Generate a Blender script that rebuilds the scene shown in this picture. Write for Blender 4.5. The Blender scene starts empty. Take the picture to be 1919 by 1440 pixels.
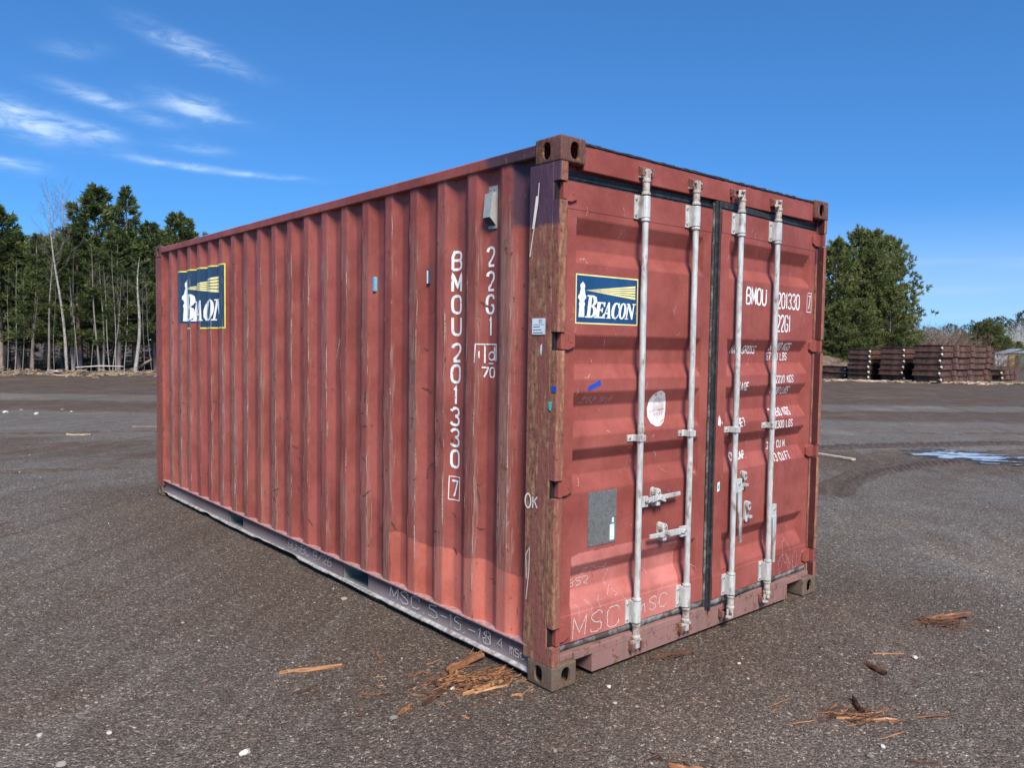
import bpy, bmesh, math, random
import numpy as np
from mathutils import Vector, Matrix

random.seed(7)
RNG = np.random.default_rng(11)
scene = bpy.context.scene
COL = scene.collection

# ------------------------------------------------------------------ camera
CAM_POS = Vector((-2.4897, -2.5848, 1.6345))
CAM_R = Vector((0.75963275, -0.65019014, 0.01452128))
CAM_U = Vector((0.02211918, 0.04814489, 0.99859542))
CAM_F = Vector((0.64997602, 0.75824459, -0.05095411))
cam_data = bpy.data.cameras.new("camera")
cam = bpy.data.objects.new("camera", cam_data)
COL.objects.link(cam)
cam.matrix_world = Matrix(((CAM_R.x, CAM_U.x, -CAM_F.x, CAM_POS.x),
                           (CAM_R.y, CAM_U.y, -CAM_F.y, CAM_POS.y),
                           (CAM_R.z, CAM_U.z, -CAM_F.z, CAM_POS.z),
                           (0, 0, 0, 1)))
cam_data.sensor_width = 36.0
cam_data.lens = 36.0 * 1462.7 / 1919.0
cam_data.clip_end = 3000.0
cam_data.clip_start = 0.05
scene.camera = cam

# ------------------------------------------------------------------ node helpers
def mat_new(name):
    m = bpy.data.materials.new(name)
    m.use_nodes = True
    nt = m.node_tree
    nt.nodes.clear()
    return m, nt

def nd(nt, typ, ins=None, **props):
    n = nt.nodes.new(typ)
    for k, v in props.items():
        setattr(n, k, v)
    for k, v in (ins or {}).items():
        s = n.inputs[k]
        if hasattr(v, "is_output") or isinstance(v, bpy.types.NodeSocket):
            nt.links.new(v, s)
        else:
            s.default_value = v
    return n

def mth(nt, op, a, b=0.0, c=None, clamp=False):
    ins = {0: a, 1: b}
    if c is not None:
        ins[2] = c
    return nd(nt, "ShaderNodeMath", ins, operation=op, use_clamp=clamp).outputs[0]

def vmath(nt, op, a, b):
    n = nd(nt, "ShaderNodeVectorMath", {0: a, 1: b}, operation=op)
    return n.outputs["Value"] if op == "DOT_PRODUCT" else n.outputs[0]

def noise(nt, vec, scale, detail=4.0, rough=0.55, dist=0.0):
    return nd(nt, "ShaderNodeTexNoise", {"Vector": vec, "Scale": scale, "Detail": detail,
                                         "Roughness": rough, "Distortion": dist}).outputs["Fac"]

def smooth(nt, v, lo, hi, a=0.0, b=1.0):
    n = nd(nt, "ShaderNodeMapRange", {"Value": v, "From Min": lo, "From Max": hi, "To Min": a, "To Max": b})
    n.interpolation_type = "SMOOTHSTEP"
    return n.outputs[0]

def ramp(nt, v, stops):
    n = nd(nt, "ShaderNodeValToRGB", {"Fac": v})
    el = n.color_ramp.elements
    while len(el) < len(stops):
        el.new(0.5)
    for e, (p, c) in zip(el, stops):
        e.position = p
        e.color = (c[0], c[1], c[2], 1.0)
    return n.outputs["Color"]

def mix(nt, fac, a, b, blend="MIX"):
    n = nd(nt, "ShaderNodeMix", data_type="RGBA", blend_type=blend)
    def put(i, v):
        if isinstance(v, bpy.types.NodeSocket):
            nt.links.new(v, n.inputs[i])
        elif i == 0:
            n.inputs[0].default_value = v
        else:
            n.inputs[i].default_value = (v[0], v[1], v[2], 1.0)
    put(0, fac); put(6, a); put(7, b)
    return n.outputs[2]

def scaled(nt, vec, s):
    return nd(nt, "ShaderNodeVectorMath", {0: vec, 1: s}, operation="MULTIPLY").outputs[0]

def attr(nt, name):
    return nd(nt, "ShaderNodeAttribute", attribute_name=name).outputs["Fac"]

def finish(nt, col, rough=0.6, bump=None, bstr=0.3, bdist=0.01, metallic=0.0, spec=0.5, extra=None):
    p = nd(nt, "ShaderNodeBsdfPrincipled", {"Base Color": col if isinstance(col, bpy.types.NodeSocket) else (*col, 1.0),
                                            "Roughness": rough, "Metallic": metallic, "Specular IOR Level": spec})
    if bump is not None:
        b = nd(nt, "ShaderNodeBump", {"Height": bump, "Strength": bstr, "Distance": bdist})
        nt.links.new(b.outputs[0], p.inputs["Normal"])
    o = nd(nt, "ShaderNodeOutputMaterial")
    nt.links.new(p.outputs[0], o.inputs[0])
    return p

# ------------------------------------------------------------------ sky and sun
SUN_DIR = Vector((-0.5, -1.0, 0.0)).normalized()
SUN_EL = math.radians(46)
sun_vec = Vector((SUN_DIR.x * math.cos(SUN_EL), SUN_DIR.y * math.cos(SUN_EL), math.sin(SUN_EL)))
world = bpy.data.worlds.new("World")
scene.world = world
world.cycles.sampling_method = "MANUAL"
world.cycles.sample_map_resolution = 256
world.use_nodes = True
wt = world.node_tree
wt.nodes.clear()
sky = nd(wt, "ShaderNodeTexSky", sky_type="NISHITA", sun_disc=False, sun_elevation=SUN_EL,
         sun_rotation=math.atan2(SUN_DIR.x, SUN_DIR.y), altitude=100.0,
         air_density=1.0, dust_density=0.35, ozone_density=2.2)
SKY_STRENGTH = 0.066
wdir = nd(wt, "ShaderNodeTexCoord").outputs["Generated"]
# the reddened last few degrees above the horizon are cut off: trees and hills stand there
lifted = nd(wt, "ShaderNodeVectorMath", {0: wdir, 1: (0.0, 0.0, 0.10)}, operation="ADD").outputs[0]
lifted = nd(wt, "ShaderNodeVectorMath", {0: lifted}, operation="NORMALIZE").outputs[0]
wt.links.new(lifted, sky.inputs["Vector"])
# clear, deep northern spring sky, paler and milkier low down
wz = nd(wt, "ShaderNodeSeparateXYZ", {0: wdir}).outputs[2]
deep = mix(wt, smooth(wt, wz, 0.0, 0.16), (0.47, 0.71, 0.88), (0.29, 0.62, 0.93))
skycol = mix(wt, 1.0, sky.outputs[0], deep, "MULTIPLY")
# cirrus streaks: (direction, direction of the streak, half length, half width, opacity)
STREAKS = [((0.302, 0.898, 0.321), (0.95, -0.25, -0.30), 0.050, 0.009, 0.50),
           ((0.149, 0.963, 0.226), (0.97, -0.12, -0.20), 0.052, 0.013, 0.64),
           ((0.228, 0.940, 0.254), (0.95, -0.20, -0.22), 0.050, 0.008, 0.46),
           ((0.310, 0.915, 0.260), (0.95, -0.28, -0.16), 0.042, 0.010, 0.56),
           ((0.214, 0.951, 0.223), (0.97, -0.18, -0.14), 0.028, 0.007, 0.40),
           ((0.293, 0.935, 0.198), (0.95, -0.28, -0.06), 0.046, 0.0045, 0.46),
           ((0.380, 0.904, 0.194), (0.92, -0.38, -0.01), 0.045, 0.0035, 0.38),
           ((0.313, 0.924, 0.218), (0.94, -0.32, 0.00), 0.034, 0.006, 0.20),
           ((0.135, 0.974, 0.181), (0.97, -0.12, -0.06), 0.028, 0.007, 0.42),
           ((0.190, 0.930, 0.300), (0.95, -0.15, 0.10), 0.026, 0.008, 0.12)]
wn1 = noise(wt, scaled(wt, wdir, (26.0, 26.0, 90.0)), 1.0, 4.0, 0.62, 0.6)
wn2 = noise(wt, scaled(wt, wdir, (9.0, 9.0, 30.0)), 1.0, 2.0, 0.6, 0.3)
tot = None
for c, t, a, b, op in STREAKS:
    c = Vector(c).normalized(); t = Vector(t)
    t = (t - c * t.dot(c)).normalized(); w = c.cross(t)
    da = vmath(wt, "DOT_PRODUCT", wdir, tuple(t)); db = vmath(wt, "DOT_PRODUCT", wdir, tuple(w))
    front = mth(wt, "GREATER_THAN", vmath(wt, "DOT_PRODUCT", wdir, tuple(c)), 0.0)
    da = mth(wt, "DIVIDE", da, a); db = mth(wt, "DIVIDE", mth(wt, "ADD", db, mth(wt, "MULTIPLY", mth(wt, "SUBTRACT", wn2, 0.5), 0.02)), b)
    e = mth(wt, "ADD", mth(wt, "MULTIPLY", da, da), mth(wt, "MULTIPLY", db, db))
    g = mth(wt, "MULTIPLY", mth(wt, "EXPONENT", mth(wt, "MULTIPLY", e, -1.0)), mth(wt, "MULTIPLY", front, op))
    tot = g if tot is None else mth(wt, "ADD", tot, g)
cl = mth(wt, "MULTIPLY", tot, smooth(wt, wn1, 0.30, 0.72, 0.15, 1.0))
# low, thin bands of stratus all round above the horizon
band = noise(wt, scaled(wt, wdir, (2.2, 2.2, 55.0)), 1.0, 2.0, 0.5, 0.2)
band = mth(wt, "MULTIPLY", smooth(wt, band, 0.46, 0.74), mth(wt, "MULTIPLY", smooth(wt, wz, 0.012, 0.03), smooth(wt, wz, 0.085, 0.135, 1.0, 0.0)))
# only the western half of the horizon carries them
wx = vmath(wt, "DOT_PRODUCT", wdir, (0.97, 0.24, 0.0))
band = mth(wt, "MULTIPLY", band, smooth(wt, wx, 0.80, 0.93))
haze = mth(wt, "MULTIPLY", mth(wt, "MULTIPLY", smooth(wt, wz, 0.0, 0.05), smooth(wt, wz, 0.07, 0.18, 1.0, 0.0)), mth(wt, "MULTIPLY", smooth(wt, wx, 0.72, 0.95), 0.24))
skycol = mix(wt, haze, skycol, (3.4, 4.2, 5.4))
skycol = mix(wt, mth(wt, "MULTIPLY", band, 0.42), skycol, (2.6, 3.5, 5.2))
skycol = mix(wt, mth(wt, "MINIMUM", cl, 0.8), skycol, (5.0, 6.0, 7.2))
bg = nd(wt, "ShaderNodeBackground", {"Color": skycol, "Strength": SKY_STRENGTH})
nt_o = nd(wt, "ShaderNodeOutputWorld")
wt.links.new(bg.outputs[0], nt_o.inputs[0])

sun_data = bpy.data.lights.new("sun", "SUN")
sun_data.energy = 2.2
sun_data.angle = math.radians(20)
sun_data.color = (1.0, 0.92, 0.80)
sun = bpy.data.objects.new("sun", sun_data)
sun.rotation_euler = (-sun_vec).to_track_quat("-Z", "Y").to_euler()
sun.location = (0, -20, 20)
COL.objects.link(sun)

scene.view_settings.view_transform = "Standard"
scene.view_settings.look = "None"
scene.view_settings.gamma = 1.0
scene.view_settings.exposure = 1.55
scene.view_settings.use_curve_mapping = False
scene.cycles.max_bounces = 6
scene.cycles.transparent_max_bounces = 12

# ------------------------------------------------------------------ mesh helpers
def lerp(a, b, t):
    return a + (b - a) * t

class MB:
    """collects faces that become one mesh object"""
    def __init__(self):
        self.v = []; self.f = []; self.mi = []; self.at = {}
    def add(self, vs, fs, mi=0):
        o = len(self.v)
        self.v.extend([tuple(p) for p in vs])
        self.f.extend([tuple(i + o for i in f) for f in fs])
        self.mi.extend([mi] * len(fs))
    def box(self, a, b, mi=0, M=None):
        x0, y0, z0 = [min(a[i], b[i]) for i in range(3)]
        x1, y1, z1 = [max(a[i], b[i]) for i in range(3)]
        vs = [(x0, y0, z0), (x1, y0, z0), (x1, y1, z0), (x0, y1, z0), (x0, y0, z1), (x1, y0, z1), (x1, y1, z1), (x0, y1, z1)]
        if M is not None:
            vs = [M @ Vector(p) for p in vs]
        self.add(vs, [(0, 3, 2, 1), (4, 5, 6, 7), (0, 1, 5, 4), (1, 2, 6, 5), (2, 3, 7, 6), (3, 0, 4, 7)], mi)
    def tube(self, pts, rad, n=10, mi=0, cap=True):
        pts = [Vector(p) for p in pts]
        if not hasattr(rad, "__len__"):
            rad = [rad] * len(pts)
        rings = []
        for i, p in enumerate(pts):
            d = (pts[min(i + 1, len(pts) - 1)] - pts[max(i - 1, 0)])
            d = d.normalized() if d.length > 1e-9 else Vector((0, 0, 1))
            u = d.orthogonal().normalized() if i == 0 else (u - d * u.dot(d)).normalized()
            w = d.cross(u)
            rings.append([p + (u * math.cos(2 * math.pi * k / n) + w * math.sin(2 * math.pi * k / n)) * rad[i] for k in range(n)])
        vs = [q for r in rings for q in r]
        fs = []
        for i in range(len(pts) - 1):
            for k in range(n):
                a = i * n + k; b = i * n + (k + 1) % n
                fs.append((a, b, b + n, a + n))
        if cap:
            fs.append(tuple(range(n - 1, -1, -1))); o = (len(pts) - 1) * n
            fs.append(tuple(range(o, o + n)))
        self.add(vs, fs, mi)
    def prism(self, poly, d0, d1, mi=0, fn=None):
        """poly: 2D outline; fn(a,b,depth)->xyz"""
        n = len(poly)
        vs = [fn(a, b, d0) for a, b in poly] + [fn(a, b, d1) for a, b in poly]
        fs = [tuple(range(n)), tuple(range(2 * n - 1, n - 1, -1))]
        for i in range(n):
            j = (i + 1) % n
            fs.append((i, i + n, j + n, j))
        self.add(vs, fs, mi)
    def mesh(self, name, mats, smooth_=False, bevel=0.0, seg=2, angle=None):
        me = bpy.data.meshes.new(name)
        me.from_pydata(self.v, [], self.f)
        for m in (mats if isinstance(mats, (list, tuple)) else [mats]):
            me.materials.append(m)
        if len(set(self.mi)) > 1:
            me.polygons.foreach_set("material_index", self.mi)
        bm = bmesh.new(); bm.from_mesh(me)
        bmesh.ops.recalc_face_normals(bm, faces=bm.faces)
        if bevel > 0:
            es = [e for e in bm.edges if len(e.link_faces) == 2 and e.calc_face_angle(0) > 0.5]
            bmesh.ops.bevel(bm, geom=es, offset=bevel, segments=seg, profile=0.6, affect="EDGES", clamp_overlap=True)
        bm.to_mesh(me); bm.free()
        if smooth_:
            me.polygons.foreach_set("use_smooth", [True] * len(me.polygons))
            if angle is not None:
                me.set_sharp_from_angle(angle=angle)
        me.update()
        return me
    def build(self, name, mats, parent=None, **kw):
        return link(name, self.mesh(name, mats, **kw), parent)

def link(name, me, parent=None):
    o = bpy.data.objects.new(name, me)
    COL.objects.link(o)
    if parent is not None:
        o.parent = parent
    return o

def empty(name, loc=(0, 0, 0), rz=0.0):
    o = bpy.data.objects.new(name, None)
    COL.objects.link(o)
    o.location = loc
    o.rotation_euler = (0, 0, rz)
    o.empty_display_size = 0.2
    return o

def tag(o, label=None, cat=None, group=None, kind=None):
    if label: o["label"] = label
    if cat: o["category"] = cat
    if group: o["group"] = group
    if kind: o["kind"] = kind
    return o

def set_attr(o, name, vals):
    me = o.data
    a = me.attributes.get(name) or me.attributes.new(name, "FLOAT", "POINT")
    n = len(me.vertices)
    arr = np.full(n, float(vals), dtype=np.float32) if np.isscalar(vals) else np.asarray(vals, dtype=np.float32)
    a.data.foreach_set("value", arr)

def coords(o):
    me = o.data
    a = np.empty(len(me.vertices) * 3, dtype=np.float32)
    me.vertices.foreach_get("co", a)
    return a.reshape(-1, 3)

def np_mesh(name, V, F, mats, smooth_=False, tint=None):
    """V (n,3), F (m,k) arrays"""
    me = bpy.data.meshes.new(name)
    V = np.asarray(V, dtype=np.float32); F = np.asarray(F, dtype=np.int32)
    k = F.shape[1]
    me.vertices.add(len(V)); me.vertices.foreach_set("co", V.ravel())
    me.loops.add(F.size); me.loops.foreach_set("vertex_index", F.ravel())
    me.polygons.add(len(F))
    me.polygons.foreach_set("loop_start", np.arange(0, F.size, k, dtype=np.int32))
    for m in (mats if isinstance(mats, (list, tuple)) else [mats]):
        me.materials.append(m)
    if smooth_:
        me.polygons.foreach_set("use_smooth", np.ones(len(F), dtype=bool))
    me.update(calc_edges=True)
    if tint is not None:
        a = me.attributes.new("tint", "FLOAT", "POINT")
        a.data.foreach_set("value", np.asarray(tint, dtype=np.float32))
    return me

def vnoise(x, y, s, seed=0):
    """cheap smooth 2D value noise, numpy"""
    x = np.asarray(x, dtype=np.float64) / s + seed * 17.3
    y = np.asarray(y, dtype=np.float64) / s + seed * 5.7
    xi = np.floor(x); yi = np.floor(y); fx = x - xi; fy = y - yi
    fx = fx * fx * (3 - 2 * fx); fy = fy * fy * (3 - 2 * fy)
    def h(a, b):
        t = np.sin(a * 127.1 + b * 311.7 + seed * 74.7) * 43758.5453
        return t - np.floor(t)
    return (h(xi, yi) * (1 - fx) + h(xi + 1, yi) * fx) * (1 - fy) + (h(xi, yi + 1) * (1 - fx) + h(xi + 1, yi + 1) * fx) * fy

# ------------------------------------------------------------------ materials
def rust_color(nt, pos):
    n = noise(nt, pos, 70.0, 3.0, 0.65)
    return ramp(nt, n, [(0.28, (0.040, 0.023, 0.016)), (0.45, (0.125, 0.060, 0.034)), (0.6, (0.215, 0.100, 0.052)), (0.78, (0.33, 0.19, 0.105))])

def make_paint(name, base, patch=(0.48, 0.125, 0.088), purple=(0.080, 0.040, 0.055), rough=0.5, spots=0.655, streak=0.22, dust=0.0):
    m, nt = mat_new(name)
    pos = nd(nt, "ShaderNodeNewGeometry").outputs["Position"]
    n1 = noise(nt, pos, 1.9, 5.0, 0.72)
    n2 = noise(nt, scaled(nt, pos, (16.0, 16.0, 0.9)), 1.0, 3.0, 0.6)
    n3 = noise(nt, pos, 130.0, 2.0, 0.6)
    n4 = noise(nt, pos, 26.0, 3.0, 0.6)
    n5 = noise(nt, scaled(nt, pos, (45.0, 45.0, 7.0)), 1.0, 3.0, 0.65)
    wob = mth(nt, "MULTIPLY", mth(nt, "SUBTRACT", n4, 0.5), 0.02)
    pm = smooth(nt, mth(nt, "ADD", attr(nt, "patch"), wob), 0.012, 0.019)
    um = smooth(nt, mth(nt, "ADD", attr(nt, "purple"), wob), 0.012, 0.045)
    col = mix(nt, pm, base, patch)
    col = mix(nt, um, col, purple)
    # faded and darker zones
    hi = mix(nt, 1.0, col, (1.20, 1.30, 1.32), "MULTIPLY")
    lo = mix(nt, 1.0, col, (0.76, 0.70, 0.68), "MULTIPLY")
    col = mix(nt, smooth(nt, n1, 0.3, 0.7), lo, hi)
    # run-off streaks of grime
    col = mix(nt, smooth(nt, n2, 0.52, 0.75, 0.0, streak), col, (0.085, 0.050, 0.045))
    # grain, small bright nicks
    col = mix(nt, smooth(nt, n3, 0.62, 0.75, 0.0, 0.22), col, (0.46, 0.25, 0.22))
    col = mix(nt, smooth(nt, n3, 0.40, 0.28, 0.0, 0.25), col, (0.10, 0.035, 0.032))
    if dust > 0:
        col = mix(nt, mth(nt, "MULTIPLY", attr(nt, "dust"), dust, clamp=True), col, (0.42, 0.37, 0.345))
    # rubbed, greyed paint on the proud faces
    n6 = noise(nt, scaled(nt, pos, (150.0, 150.0, 6.0)), 1.0, 2.0, 0.6)
    wm = smooth(nt, mth(nt, "ADD", attr(nt, "wear"), mth(nt, "MULTIPLY", mth(nt, "SUBTRACT", mth(nt, "ADD", mth(nt, "MULTIPLY", n6, 0.5), mth(nt, "MULTIPLY", n5, 0.5)), 0.5), 2.2)), 0.34, 0.85)
    col = mix(nt, mth(nt, "MULTIPLY", wm, 0.58), col, ramp(nt, n6, [(0.3, (0.150, 0.078, 0.058)), (0.5, (0.255, 0.150, 0.122)), (0.72, (0.40, 0.28, 0.22))]))
    # rust: attribute plus streaky noise, and a few free spots
    rn = mth(nt, "ADD", mth(nt, "MULTIPLY", n5, 0.6), mth(nt, "MULTIPLY", n4, 0.4))
    rm = smooth(nt, mth(nt, "ADD", attr(nt, "rust"), mth(nt, "MULTIPLY", mth(nt, "SUBTRACT", rn, 0.5), 2.6)), 0.42, 0.62)
    sp = smooth(nt, noise(nt, pos, 19.0, 3.0, 0.7), spots, spots + 0.05)
    rm = mth(nt, "MAXIMUM", rm, mth(nt, "MULTIPLY", sp, 0.8))
    col = mix(nt, rm, col, rust_color(nt, pos))
    rgh = mth(nt, "ADD", smooth(nt, n4, 0.3, 0.7, rough - 0.08, rough + 0.12), mth(nt, "MULTIPLY", rm, 0.3), clamp=True)
    h = mth(nt, "ADD", mth(nt, "MULTIPLY", n3, 0.12), mth(nt, "MULTIPLY", rm, mth(nt, "SUBTRACT", n4, 0.6)))
    finish(nt, col, rgh, h, 0.45, 0.004, spec=0.2)
    return m

RED = (0.285, 0.073, 0.056)
M_paint = make_paint("red_container_paint", RED)
M_door = make_paint("red_door_paint", (0.276, 0.070, 0.056), patch=(0.45, 0.145, 0.122), streak=0.12, spots=0.70)
M_rail = make_paint("mauve_rail_paint", (0.125, 0.076, 0.072), streak=0.4, spots=0.68, dust=1.0)
M_sill = make_paint("sill_paint", (0.205, 0.066, 0.052), streak=0.85, spots=0.57, dust=1.0)
M_cast = make_paint("casting_metal", (0.115, 0.052, 0.046), streak=0.5, spots=0.54)
M_dark = make_paint("inner_dark_paint", (0.09, 0.03, 0.03))

def make_simple(name, col, var=0.25, scale=30.0, rough=0.6, metallic=0.0, bump=0.3, spec=0.5, coord="Position", dirt=None, dirt_amt=0.5, dirt_scale=14.0, bdist=0.004, dirt_lo=0.5, stretch=None):
    m, nt = mat_new(name)
    if coord == "Position":
        pos = nd(nt, "ShaderNodeNewGeometry").outputs["Position"]
    else:
        pos = nd(nt, "ShaderNodeTexCoord").outputs["Object"]
    if stretch:
        pos = scaled(nt, pos, stretch)
    n = noise(nt, pos, scale, 3.0, 0.6)
    a = tuple(c * (1 - var) for c in col); b = tuple(min(1, c * (1 + var)) for c in col)
    c = mix(nt, smooth(nt, n, 0.3, 0.7), a, b)
    if dirt:
        d = noise(nt, pos, dirt_scale, 3.0, 0.7)
        c = mix(nt, smooth(nt, d, dirt_lo, dirt_lo + 0.16, 0.0, dirt_amt), c, dirt)
    finish(nt, c, rough, n, bump, bdist, metallic, spec)
    return m

M_bar = make_simple("galvanised_white_bar", (0.49, 0.495, 0.47), 0.2, 38.0, 0.45, 0.15, 0.25, 0.5, dirt=(0.20, 0.135, 0.10), dirt_amt=0.85, dirt_scale=18.0, dirt_lo=0.53, stretch=(1.0, 1.0, 0.35))
M_barcap = make_simple("worn_cam_metal", (0.42, 0.38, 0.34), 0.3, 60.0, 0.6, 0.0, 0.4, dirt=(0.16, 0.075, 0.045), dirt_amt=0.9, dirt_scale=30.0)
M_keeper = make_simple("rusty_keeper", (0.20, 0.085, 0.065), 0.3, 60.0, 0.75, dirt=(0.05, 0.03, 0.02), dirt_scale=30.0)
M_rubber = make_simple("black_rubber", (0.022, 0.024, 0.026), 0.35, 40.0, 0.55, dirt=(0.11, 0.11, 0.11), dirt_amt=0.35)
M_rubber_pale = make_simple("worn_grey_rubber", (0.24, 0.24, 0.225), 0.35, 25.0, 0.85, dirt=(0.07, 0.06, 0.055), dirt_amt=0.95, dirt_scale=12.0, dirt_lo=0.42)
M_shade = make_simple("slot_shade_black", (0.012, 0.012, 0.012), 0.2)  # black that stands in for the shade inside small slots
M_plate = make_simple("grey_data_plate", (0.23, 0.235, 0.22), 0.18, 90.0, 0.45, 0.5, 0.2, dirt=(0.16, 0.09, 0.06), dirt_amt=0.4, dirt_scale=20.0)
M_vent = make_simple("grey_vent_plastic", (0.33, 0.345, 0.33), 0.08, 40.0, 0.45, bump=0.1, dirt=(0.18, 0.16, 0.14), dirt_amt=0.25)
M_ventdark = make_simple("dark_vent_mesh", (0.05, 0.052, 0.05), 0.4, 300.0, 0.8)
M_weld = make_simple("pale_weld_ledge", (0.36, 0.21, 0.205), 0.25, 30.0, 0.7)
M_bright = make_simple("bare_bent_edge", (0.36, 0.325, 0.31), 0.3, 30.0, 0.6, dirt=(0.14, 0.10, 0.085), dirt_amt=0.7)
M_pocket = make_simple("pocket_lining", (0.20, 0.205, 0.19), 0.25, 12.0, 0.8, dirt=(0.17, 0.14, 0.11), dirt_amt=0.6)
M_wood_floor = make_simple("floor_ply", (0.14, 0.10, 0.07), 0.3, 20.0, 0.8)

def make_decal(name, col, wear=0.62, wear_scale=40.0, rough=0.45):
    """thin film or paint: flakes off (transparent) where noise exceeds wear"""
    m, nt = mat_new(name)
    pos = nd(nt, "ShaderNodeNewGeometry").outputs["Position"]
    n = noise(nt, pos, wear_scale, 3.0, 0.65)
    v = noise(nt, pos, 9.0, 3.0)
    c = mix(nt, smooth(nt, v, 0.3, 0.7), tuple(x * 0.85 for x in col), tuple(min(1, x * 1.1) for x in col))
    p = nd(nt, "ShaderNodeBsdfPrincipled", {"Base Color": c, "Roughness": rough})
    t = nd(nt, "ShaderNodeBsdfTransparent")
    ms = nd(nt, "ShaderNodeMixShader", {0: smooth(nt, n, wear, wear + 0.05)})
    nt.links.new(p.outputs[0], ms.inputs[1]); nt.links.new(t.outputs[0], ms.inputs[2])
    o = nd(nt, "ShaderNodeOutputMaterial"); nt.links.new(ms.outputs[0], o.inputs[0])
    return m

M_white = make_decal("white_lettering", (0.78, 0.77, 0.75), 0.62, 60.0)
M_white_worn = make_decal("worn_white_lettering", (0.76, 0.74, 0.73), 0.585, 70.0)
M_chalk = make_decal("chalk_line", (0.66, 0.60, 0.57), 0.54, 150.0, 0.9)
M_chalk_pale = make_decal("faint_chalk_line", (0.50, 0.33, 0.31), 0.50, 150.0, 0.9)
M_marker = make_decal("paint_marker", (0.78, 0.72, 0.62), 0.66, 60.0, 0.6)
M_blue = make_decal("decal_blue", (0.012, 0.062, 0.165), 0.70, 30.0, 0.35)
M_blue_worn = make_decal("decal_blue_worn", (0.020, 0.048, 0.095), 0.645, 24.0, 0.4)
M_yellow = make_decal("decal_yellow", (0.76, 0.66, 0.10), 0.72, 30.0, 0.4)
M_yellow_pale = make_decal("decal_pale_yellow", (0.80, 0.72, 0.30), 0.70, 30.0, 0.4)
M_decwhite = make_decal("decal_white", (0.80, 0.82, 0.80), 0.72, 30.0, 0.4)
M_tape_blue = make_decal("blue_tape", (0.010, 0.065, 0.42), 0.80, 30.0, 0.5)
M_tape_teal = make_decal("teal_tape", (0.08, 0.50, 0.45), 0.70, 40.0, 0.5)
M_paper = make_decal("paper_label", (0.66, 0.74, 0.76), 0.80, 30.0, 0.6)
M_ink = make_decal("label_ink", (0.10, 0.13, 0.15), 0.64, 160.0, 0.6)
M_sticker = make_decal("worn_round_sticker", (0.72, 0.69, 0.67), 0.76, 28.0, 0.6)
M_stickred = make_decal("sticker_red_print", (0.50, 0.12, 0.09), 0.52, 60.0, 0.6)
M_stickgrey = make_decal("sticker_grey_print", (0.55, 0.48, 0.46), 0.58, 60.0, 0.6)
M_lightblue = make_simple("light_blue_marker", (0.14, 0.40, 0.55), 0.1, 40.0, 0.4)
M_mirror = make_simple("dark_glossy_marker", (0.05, 0.06, 0.09), 0.1, 40.0, 0.2)

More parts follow.
